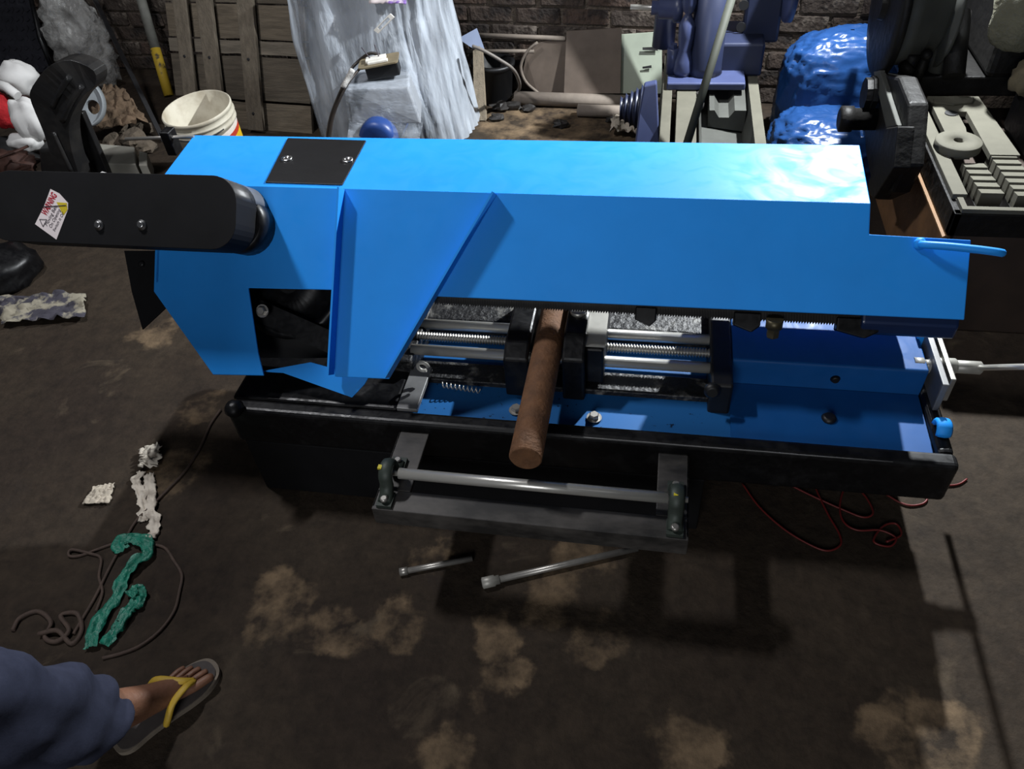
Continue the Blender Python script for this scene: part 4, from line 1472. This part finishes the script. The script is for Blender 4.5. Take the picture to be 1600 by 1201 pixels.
for p, q_, rad, lab in (((-0.737, 3.734, 0.034), (-0.109, 3.692, 0.034), 0.033, 'long dusty pipe on the floor before the leaning plates'), ((-0.405, 3.611, 0.030), (-0.104, 3.589, 0.030), 0.029, 'shorter dusty pipe lying in front of the long one')):
    p, q_ = Vector(p), Vector(q_)
    g = G()
    g.lathe([(rad * .8, 0.05), (rad * .8, 0.0), (rad, 0.0), (rad, (q_ - p).length)], p, q_ - p, 20)
    g.obj('thick_pipe', PIPE, label=lab, cat='pipe', group='thick pipes on the floor')
g = G()
g.prism([(-0.995, 3.722, 0.334), (-0.910, 3.773, 0.363), (-0.871, 3.728, 0.282), (-0.928, 3.714, 0.291)], -WN * 0.002)
g.obj('blue_paper', mat('bluish paper', (122, 134, 160), 0.7, 0, 0.06, 8), label='bluish sheet of paper leaning beside the wrapped machine', cat='paper')
g = G()
a, b = Vector((-0.883, 3.567, 0.000)), Vector((-0.901, 3.731, 0.275))
ww = Vector((0.03, 0, 0))
g.prism([a - ww, a + ww, b + ww * 0.75, b + ww * 0.2 + Vector((0, 0, .02)), b - ww * .75], (0, -0.028, 0.006))
g.obj('split_board', mat('split grey wood', (136, 124, 106), 0.9, 0, 0.25, 6, stretch=(12, 8, 1), bump=0.4), label='split grey wooden board standing right of the wrapped machine', cat='board')
cc = Vector((-0.862, 3.802, 0.000))
g = G()
g.lathe([(0.085, 0.0), (0.095, 0.02), (0.10, 0.17), (0.112, 0.18), (0.112, 0.195), (0.09, 0.195), (0.085, 0.02), (0.0, 0.018)], cc, (0.05, 0, 1), 24)
g.obj('black_tub', BLACK, label='black rubber tub on the floor by the brick wall', cat='tub')
g = G()
g.tube(smooth_path([(-0.865, 3.465, 0.394), (-0.815, 3.460, 0.376), (-0.747, 3.472, 0.330), (-0.689, 3.506, 0.267), (-0.701, 3.688, 0.113), (-0.767, 3.806, 0.012), (-0.822, 3.735, 0.010), (-0.883, 3.794, 0.010)], 6), 0.008, 8)
g.obj('hose', mat('grey hose', (104, 98, 92), 0.6), label='thin grey hose drooping across the scrap by the wall', cat='hose')
SCRAP = mat('black scrap', (34, 31, 29), 0.6, 0, 0.4, 20)
for k, (p, s, lab) in enumerate((((-0.804, 3.668, 0.000), .035, 'dark scrap lump beside the split board'), ((-0.476, 3.494, 0.000), .028, 'small dark stone alone on the sandy floor'), ((-0.741, 3.684, 0.000), .032, 'dark scrap lump touching the long pipe end'), ((-0.659, 3.664, 0.000), .026, 'dark pebble just below the long pipe'), ((-0.802, 3.554, 0.000), .028, 'dark scrap lump nearest the blue arm'), ((-0.238, 3.554, 0.000), .02, 'dark pebble left of the crumpled paper'))):
    g = G()
    g.blob(Vector(p) + Vector((0, 0, s * .5)), (s * 1.3, s, s * 0.65), 0.6, 1.8, k + 40, 9, 6, smooth=False)
    g.obj('scrap_lump', SCRAP, label=lab, cat='scrap', group='dark scraps on the sandy floor')
crumple('crumpled_paper', [(-0.231, 3.383, 0.000), (-0.112, 3.375, 0.000), (-0.132, 3.570, 0.000), (-0.232, 3.554, 0.000)], 0.05, 12, PAPER, 'crumpled grey paper on the floor left of the blue lathe', 'paper', 14, 14, 3)

# ------------------------------------------------------------------ blue lathe
LB = mat('blue grey machine enamel', (56, 64, 96), 0.4, 0, 0.12, 10)
LBD = mat('dark blue machine enamel', (34, 40, 62), 0.4, 0, 0.12, 10)
CREAM = mat('dusty machined iron', (84, 82, 72), 0.8, 0.0, 0.12, 10, spec=0.25)
IRON = mat('dusty grey iron', (68, 69, 65), 0.75, 0.1, 0.2, 9, spec=0.3)
r = thing('blue_lathe', (0.19, 3.1, 0), 'blue-grey enamelled lathe with a dusty iron bed in front of the brick wall', 'lathe')
ZB = 0.30
Y0, Y1 = 2.30, 3.62
g = G()
g.prism([(-0.02, Y0, 0.0), (0.0, Y0, ZB - .015), (0.036, Y0, ZB - .015), (0.036, Y0, 0.0)], (0, Y1 - Y0, 0))
g.obj('bed_side', IRON, r)
g = G()
g.box(-0.004, 0.036, Y0, Y1, ZB - .015, ZB)
g.obj('bed_rail', CREAM, r, bevel=0.003)
g = G()
g.box(0.056, 0.135, Y0, Y1, ZB - 0.12, ZB - 0.004)
bm_ = g.obj('middle_way', CREAM, r, bevel=0.002)
g = G()
for k in range(5):
    g.lathe([(0.016, 0), (0.016, 0.02)], (0.150, 3.10 + k * 0.05, ZB - .02), (0, 0, 1), 12)
g.obj('rack_teeth', SCRAP, bm_)
g = G()
g.prism([(0.165, Y0, ZB - 0.10), (0.33, Y0, ZB - 0.13), (0.345, Y0, ZB - .02), (0.345, Y0, ZB), (0.385, Y0, ZB), (0.41, Y0, 0.0), (0.15, Y0, 0.0), (0.15, Y0, ZB - .05)], (0, Y1 - Y0, 0))
cs_ = g.obj('bed_casting', IRON, r)
g = G()
g.box(0.346, 0.386, Y0, Y1, ZB, ZB + 0.004)
g.obj('bed_rail', CREAM, r)
g = G()
g.prism([(0.19, 3.10, ZB - 0.10), (0.335, 3.10, ZB - 0.12), (0.335, 3.10, ZB - 0.03), (0.29, 3.10, ZB - 0.03), (0.27, 3.10, ZB - 0.06), (0.23, 3.10, ZB - 0.06), (0.21, 3.10, ZB - .03), (0.19, 3.10, ZB - .03)], (0, 0.32, 0.02))
g.obj('cross_web', IRON, r)
g = G()
g.lathe([(0.022, 0), (0.022, 0.004)], (0.325, 2.72, ZB - 0.11), (-0.7, 0, 0.7), 16)
g.obj('oil_hole', DARK_IN, cs_)
g = G()
g.box(0.012, 0.33, 3.22, 3.62, ZB, ZB + 0.03)
hs = g.obj('headstock_base', LB, r, bevel=0.006)
tb = Vector((0.073, 3.311, 0.330))
g = G()
g.lathe([(0.036, 0), (0.042, 0.02), (0.038, 0.06), (0.026, 0.10), (0.032, 0.15), (0.034, 0.20), (0.020, 0.225), (0.012, 0.24), (0.022, 0.25), (0.030, 0.28), (0.028, 0.36), (0.035, 0.40), (0.035, 0.5)], tb, (0.02, 0.06, 1), 20)
g.obj('bearing_pillar', LB, r)
g = G()
bb_ = Vector((0.030, 3.324, 0.330))
g.lathe([(0.026, 0), (0.026, 0.10), (0.022, 0.104)], bb_, (0, 0.03, 1), 16)
g.lathe([(0.016, 0.1), (0.016, 0.12)], bb_, (0, 0.03, 1), 6, smooth=False)
g.obj('clamp_bolt', LB, r)
g = G()
g.lathe([(0.075, 0), (0.07, 0.03), (0.065, 0.55)], (0.163, 3.338, 0.330), (0.02, 0.05, 1), 24)
g.obj('column', LBD, r)
g = G()
g.lathe([(0.05, 0), (0.045, 0.6)], (-0.016, 3.621, 0.330), (0.04, 0.03, 1), 20)
g.obj('rear_column', LB, r)
sy = 3.42
g = G()
a, b = Vector((-0.160, 3.420, 0.566)), Vector((0.141, 3.420, 0.552))
g.cyl(a, b, 0.011, 14)
g.obj('spindle', CHROME, r)
g = G()
ax_ = (b - a)
g.lathe([(0.028, 0), (0.028, 0.03), (0.042, 0.032), (0.042, 0.09), (0.055, 0.095), (0.055, 0.13)], Vector((-0.073, 3.420, 0.563)), ax_, 22)
g.obj('spindle_collar', LB, r)
g = G()
hz = Vector((0.277, 3.500, 0.511))
g.box(0.31, 0.46, 3.46, 3.52, ZB + .10, 0.85)
pl = g.obj('gear_plate', LBD, r, bevel=0.012)
for p in ((0.302, 3.459, 0.468), (0.301, 3.459, 0.555)):
    g = G()
    g.lathe([(0.020, 0), (0.020, 0.003)], p, (0, -1, 0), 16)
    g.obj('plate_hole', DARK_IN, pl)
g = G()
g.lathe([(0.10, 0.0), (0.175, 0.004), (0.18, 0.01), (0.18, 0.034), (0.10, 0.036)], (0.452, 3.44, 0.68), (1, 0, 0), 36)
g.obj('belt_pulley', LB, r)
g = G()
g.box(0.15, 0.40, 3.35, 3.62, ZB + .004, ZB + 0.14)
g.obj('gear_case', LBD, r, bevel=0.01)
# stepped cone on the left side
sc_ = Vector((-0.095, 3.261, 0.200))
g = G()
pr = []
for k in range(5):
    rr = 0.045 + 0.012 * k
    pr += [(rr + .008, k * 0.022), (rr, k * 0.022 + 0.006), (rr, k * 0.022 + 0.016), (rr + .008, k * 0.022 + .021)]
g.lathe(pr, sc_ - Vector((0.085, 0, 0)), (1, 0, 0), 26)
g.obj('stepped_pulley', LBD, r)
g = G()
g.prism([(-0.076, 2.980, 0.422), (-0.028, 2.980, 0.432), (-0.002, 2.900, 0.222), (-0.098, 2.900, 0.220), (-0.090, 2.950, 0.327)], (0, 0.04, 0))
g.obj('side_guard', LB, r, bevel=0.006)
g = G()
a, b = Vector((0.090, 2.620, 0.341)), Vector((0.224, 2.980, 0.783))
g.cyl(a, b, 0.015, 12)
g.obj('leaning_rod', mat('olive grey rod', (56, 58, 51), 0.7, 0.0, 0.15, 12, spec=0.2), label='olive-grey steel rod leaning diagonally across the blue lathe', cat='steel rod')

# ------------------------------------------------------------------ blue plastic sack
TARP = mat('shiny blue plastic', (24, 54, 98), 0.3, 0, 0.15, 5, bump=0.3, bscale=9, spec=0.35)


def sack(c, rad, seed, amp, sq):
    def fn(u, t):
        a = 2 * pi * u
        th = pi * (0.002 + 0.996 * t)
        d = Vector((sin(th) * cos(a), sin(th) * sin(a), -cos(th)))
        q = Vector([math.copysign(abs(v) ** sq, v) for v in d])
        n1 = 1 - 2 * abs(noise.noise(d * 2.6 + Vector((seed, 0, 0))))
        n2 = 1 - 2 * abs(noise.noise(d * 6.0 + Vector((0, seed, d.x * 2))))
        n3 = noise.noise(d * 1.4 + Vector((0, 0, seed)))
        p = Vector((q.x * rad[0], q.y * rad[1], q.z * rad[2])) * (1 + amp * (0.5 * n3 + 0.26 * n1 + 0.20 * n2 + 0.10 * (1 - 2 * abs(noise.noise(d * 13 + Vector((seed, seed, 0)))))))
        p = Vector(c) + p
        p.z = max(p.z, 0.004)
        return p
    return fn


g = G()
g.grid(sack((0.74, 3.42, 0.21), (0.25, 0.16, 0.24), 3, 0.16, 0.7), 140, 80, closed=True)
g.grid(sack((0.70, 3.14, 0.10), (0.24, 0.18, 0.13), 9, 0.22, 0.75), 120, 60, closed=True)
g.obj('blue_sack', TARP, label='shiny blue plastic sack between the two lathes', cat='plastic sack')

# ------------------------------------------------------------------ old dark lathe on the right
OILY = mat('oily black iron', (17, 16, 15), 0.55, 0.0, 0.3, 10, bump=0.2, bscale=30, spec=0.2)
RUSTY = mat('rust brown sheet', (104, 74, 46), 0.75, 0.1, 0.4, 7, bump=0.2, bscale=40)
BROWNBLK = mat('brown black cabinet', (52, 40, 32), 0.7, 0.1, 0.3, 8)
r = thing('old_lathe', (1.15, 2.6, 0), 'old oily black lathe with a dusty iron bed at the right edge', 'lathe')
g = G()
g.box(0.87, 1.95, 2.10, 2.95, 0.0, 0.36)
cab2 = g.obj('cabinet', BROWNBLK, r, bevel=0.006)
g = G()
g.prism([(0.868, 2.105, 0.0), (0.868, 2.105, 0.34), (0.868, 2.95, 0.34), (0.868, 2.95, 0.0)], (-0.006, 0, 0))
g.obj('rusty_side', RUSTY, cab2)
g = G()
g.box(0.845, 0.866, 2.09, 3.0, 0.36, 0.435)
g.box(0.845, 1.95, 2.09, 2.115, 0.36, 0.435)
g.obj('bed_side', OILY, r, bevel=0.003)
g = G()
g.prism([(0.838, 2.10, 0.345), (0.866, 2.10, 0.36), (0.866, 3.0, 0.36), (0.838, 3.0, 0.345)], (0, 0, 0.006))
g.obj('worn_edge', mat('worn bright rust edge', (112, 80, 44), 0.6, 0.0, 0.25, 14), r)
g = G()
g.box(0.852, 0.892, 2.17, 2.98, 0.435, 0.452)
g.obj('bed_rail', CREAM, r, bevel=0.002)
g = G()
g.box(0.862, 1.95, 2.095, 2.112, 0.435, 0.448)
g.box(0.862, 0.878, 2.112, 2.16, 0.435, 0.448)
g.obj('front_rail', CREAM, r)
g = G()
g.prism([(0.915, 2.60, 0.43), (0.985, 2.60, 0.43), (0.985, 2.84, 0.43), (0.915, 2.84, 0.43)], (0, 0, 0.018))
g.prism([(1.015, 2.42, 0.43), (1.10, 2.42, 0.43), (1.08, 2.84, 0.43), (1.015, 2.84, 0.43)], (0, 0, 0.018))
g.prism([(0.985, 2.72, 0.43), (1.015, 2.72, 0.43), (1.015, 2.84, 0.43), (0.985, 2.84, 0.43)], (0, 0, 0.018))
g.prism([(0.915, 2.42, 0.43), (0.96, 2.42, 0.43), (0.985, 2.60, 0.43), (0.915, 2.60, 0.43)], (0, 0, 0.018))
sl = g.obj('slide_plate', CREAM, r)
g = G()
g.lathe([(0.020, 0), (0.020, 0.002)], (0.962, 2.704, 0.449), (0, 0, 1), 18)
g.obj('plate_hole', DARK_IN, sl)
g = G()
g.prism([(0.926, 2.803, 0.449), (1.058, 2.815, 0.449), (1.043, 2.779, 0.449), (0.983, 2.763, 0.449), (0.925, 2.777, 0.449)], (0, 0, 0.006))
g.obj('curved_strip', CREAM, r)
g = G()
rc2 = Vector((0.923, 2.453, 0.450))
g.lathe([(0.016, 0.0), (0.066, 0.0), (0.068, 0.003), (0.068, 0.026), (0.066, 0.028), (0.016, 0.028), (0.016, 0.0)], rc2, (0, 0, 1), 32, caps=False)
g.lathe([(0.016, 0.004), (0.0, 0.005)], rc2, (0, 0, 1), 16, caps=False)
g.obj('iron_ring', CREAM, r)
for (xx, y0, n, w) in ((0.935, 2.19, 5, 0.062), (1.03, 2.18, 7, 0.072)):
    for k in range(n):
        g = G()
        yy = y0 + 0.038 * k
        xk = xx - 0.002 * k
        g.prism([(xk, yy, 0.40), (xk, yy, 0.446), (xk, yy + 0.0385, 0.439), (xk, yy + 0.038, 0.40)], (w, 0, 0))
        g.obj('rack_tooth', CREAM, r)
    g = G()
    g.box(xx - .002, xx + w + .002, y0 - .004, y0 + 0.038 * n, 0.36, 0.40)
    g.obj('rack_bar', OILY, r)
# headstock with its big belt wheel
g = G()
pc = Vector((0.77, 3.02, 0.70))
g.lathe([(0.19, 0), (0.235, 0.004), (0.24, 0.012), (0.24, 0.03), (0.215, 0.034), (0.215, 0.02), (0.06, 0.02), (0.05, -0.02)], pc - Vector((0.03, 0, 0)), (1, 0, 0), 44)
g.obj('face_wheel', OILY, r)
g = G()
g.lathe([(0.2, 0.0), (0.2, 0.04), (0.185, 0.042), (0.185, 0.085), (0.17, 0.087), (0.17, 0.13), (0.15, 0.132), (0.15, 0.17)], pc + Vector((0.01, 0, 0)), (1, 0, 0), 36)
g.obj('cone_pulley', IRON, r)
g = G()
g.lathe([(0.06, 0.0), (0.205, 0.0), (0.205, 0.012), (0.06, 0.014)], pc + Vector((0.155, -0.01, 0)), (1, 0, 0), 36)
g.obj('flange', IRON, r)
g = G()
g.box(0.86, 1.6, 2.88, 3.35, 0.43, 0.50)
g.obj('headstock_base', OILY, r, bevel=0.006)
g = G()
lv = Vector((0.948, 2.900, 0.469))
g.lathe([(0.030, 0), (0.030, 0.10), (0.016, 0.15), (0.018, 0.18), (0.028, 0.21), (0.028, 0.5)], Vector((lv.x, 2.93, 0.46)), (0.0, 0.05, 1), 18)
g.obj('bearing_post', IRON, r)
g = G()
bl = Vector((0.875, 2.850, 0.587))
g.tube([Vector((bl.x - .01, 2.87, 0.46)), bl], 0.012, 10, radii=[0.022, 0.012])
g.blob(bl, (0.019, 0.019, 0.019), 0.0, 1, 0, 14, 10)
g.obj('ball_lever', OILY, r)
g = G()
g.cyl((0.825, 2.880, 0.518), (0.843, 2.880, 0.544), 0.03, 16)
g.lathe([(0.034, 0), (0.034, 0.09), (0.03, 0.1)], (0.847, 2.900, 0.473), (0, 0.1, 1), 16)
g.obj('oil_cup', OILY, r)
g = G()
g.cyl((0.965, 2.800, 0.533), (0.970, 2.950, 0.689), 0.035, 16)
g.obj('dark_column', OILY, r)
g = G()
g.box(1.09, 1.7, 2.86, 3.4, 0.50, 1.15)
g.obj('gear_box', OILY, r, bevel=0.02)
g = G()
g.box(1.17, 1.75, 2.3, 2.8, 0.36, 0.50)
g.obj('carriage', OILY, r, bevel=0.02)
# casting and shaft end in front of the wheel, on the left of the bed
g = G()
g.prism([(0.750, 3.004, 0.467), (0.750, 2.657, 0.592), (0.750, 2.478, 0.588), (0.750, 2.344, 0.443), (0.750, 2.389, 0.327), (0.750, 2.537, 0.211), (0.750, 2.800, 0.247), (0.750, 3.019, 0.343)], (0.06, 0, 0))
cst = g.obj('leg_casting', OILY, r, bevel=0.01)
g = G()
g.prism([(0.735, 2.926, 0.499), (0.735, 2.847, 0.536), (0.735, 2.473, 0.514), (0.735, 2.586, 0.451)], (0.02, 0, 0))
g.obj('casting_rib', IRON, cst, bevel=0.004)
g = G()
g.prism([(0.720, 2.533, 0.477), (0.720, 2.415, 0.540), (0.720, 2.339, 0.441), (0.720, 2.446, 0.269), (0.720, 2.560, 0.227)], (0.05, 0, 0))
g.obj('casting_foot', OILY, cst, bevel=0.004)
kc = Vector((0.700, 2.786, 0.387))
g = G()
g.lathe([(0.034, -0.075), (0.045, -0.07), (0.045, -0.03), (0.038, -0.028), (0.038, 0.06)], kc, (1, 0, 0), 24)
g.lathe([(0.055, -0.02), (0.055, 0.0), (0.06, 0.002), (0.06, 0.02)], kc + Vector((0.02, 0.05, 0.07)), (1, 0, 0), 9, smooth=False)
g.obj('shaft_end', OILY, r)
CLOTH = mat('dusty cream cloth', (92, 90, 74), 0.95, 0, 0.15, 16, bump=0.4, bscale=60)
g = G()
g.blob((1.121, 2.800, 0.766), (0.10, 0.08, 0.16), 0.25, 1.8, 6, 24, 16)
g.obj('cream_cloth', CLOTH, label='dusty cream cloth on the dark lathe at the top right corner', cat='cloth')
g = G()
g.blob((1.165, 2.726, 0.560), (0.05, 0.06, 0.055), 0.4, 2.0, 11, 14, 10)
g.obj('brown_lump', mat('brown oily rag', (84, 76, 58), 0.85, 0, 0.4, 20), label='brown oily rag on the lathe carriage at the right edge', cat='rag')
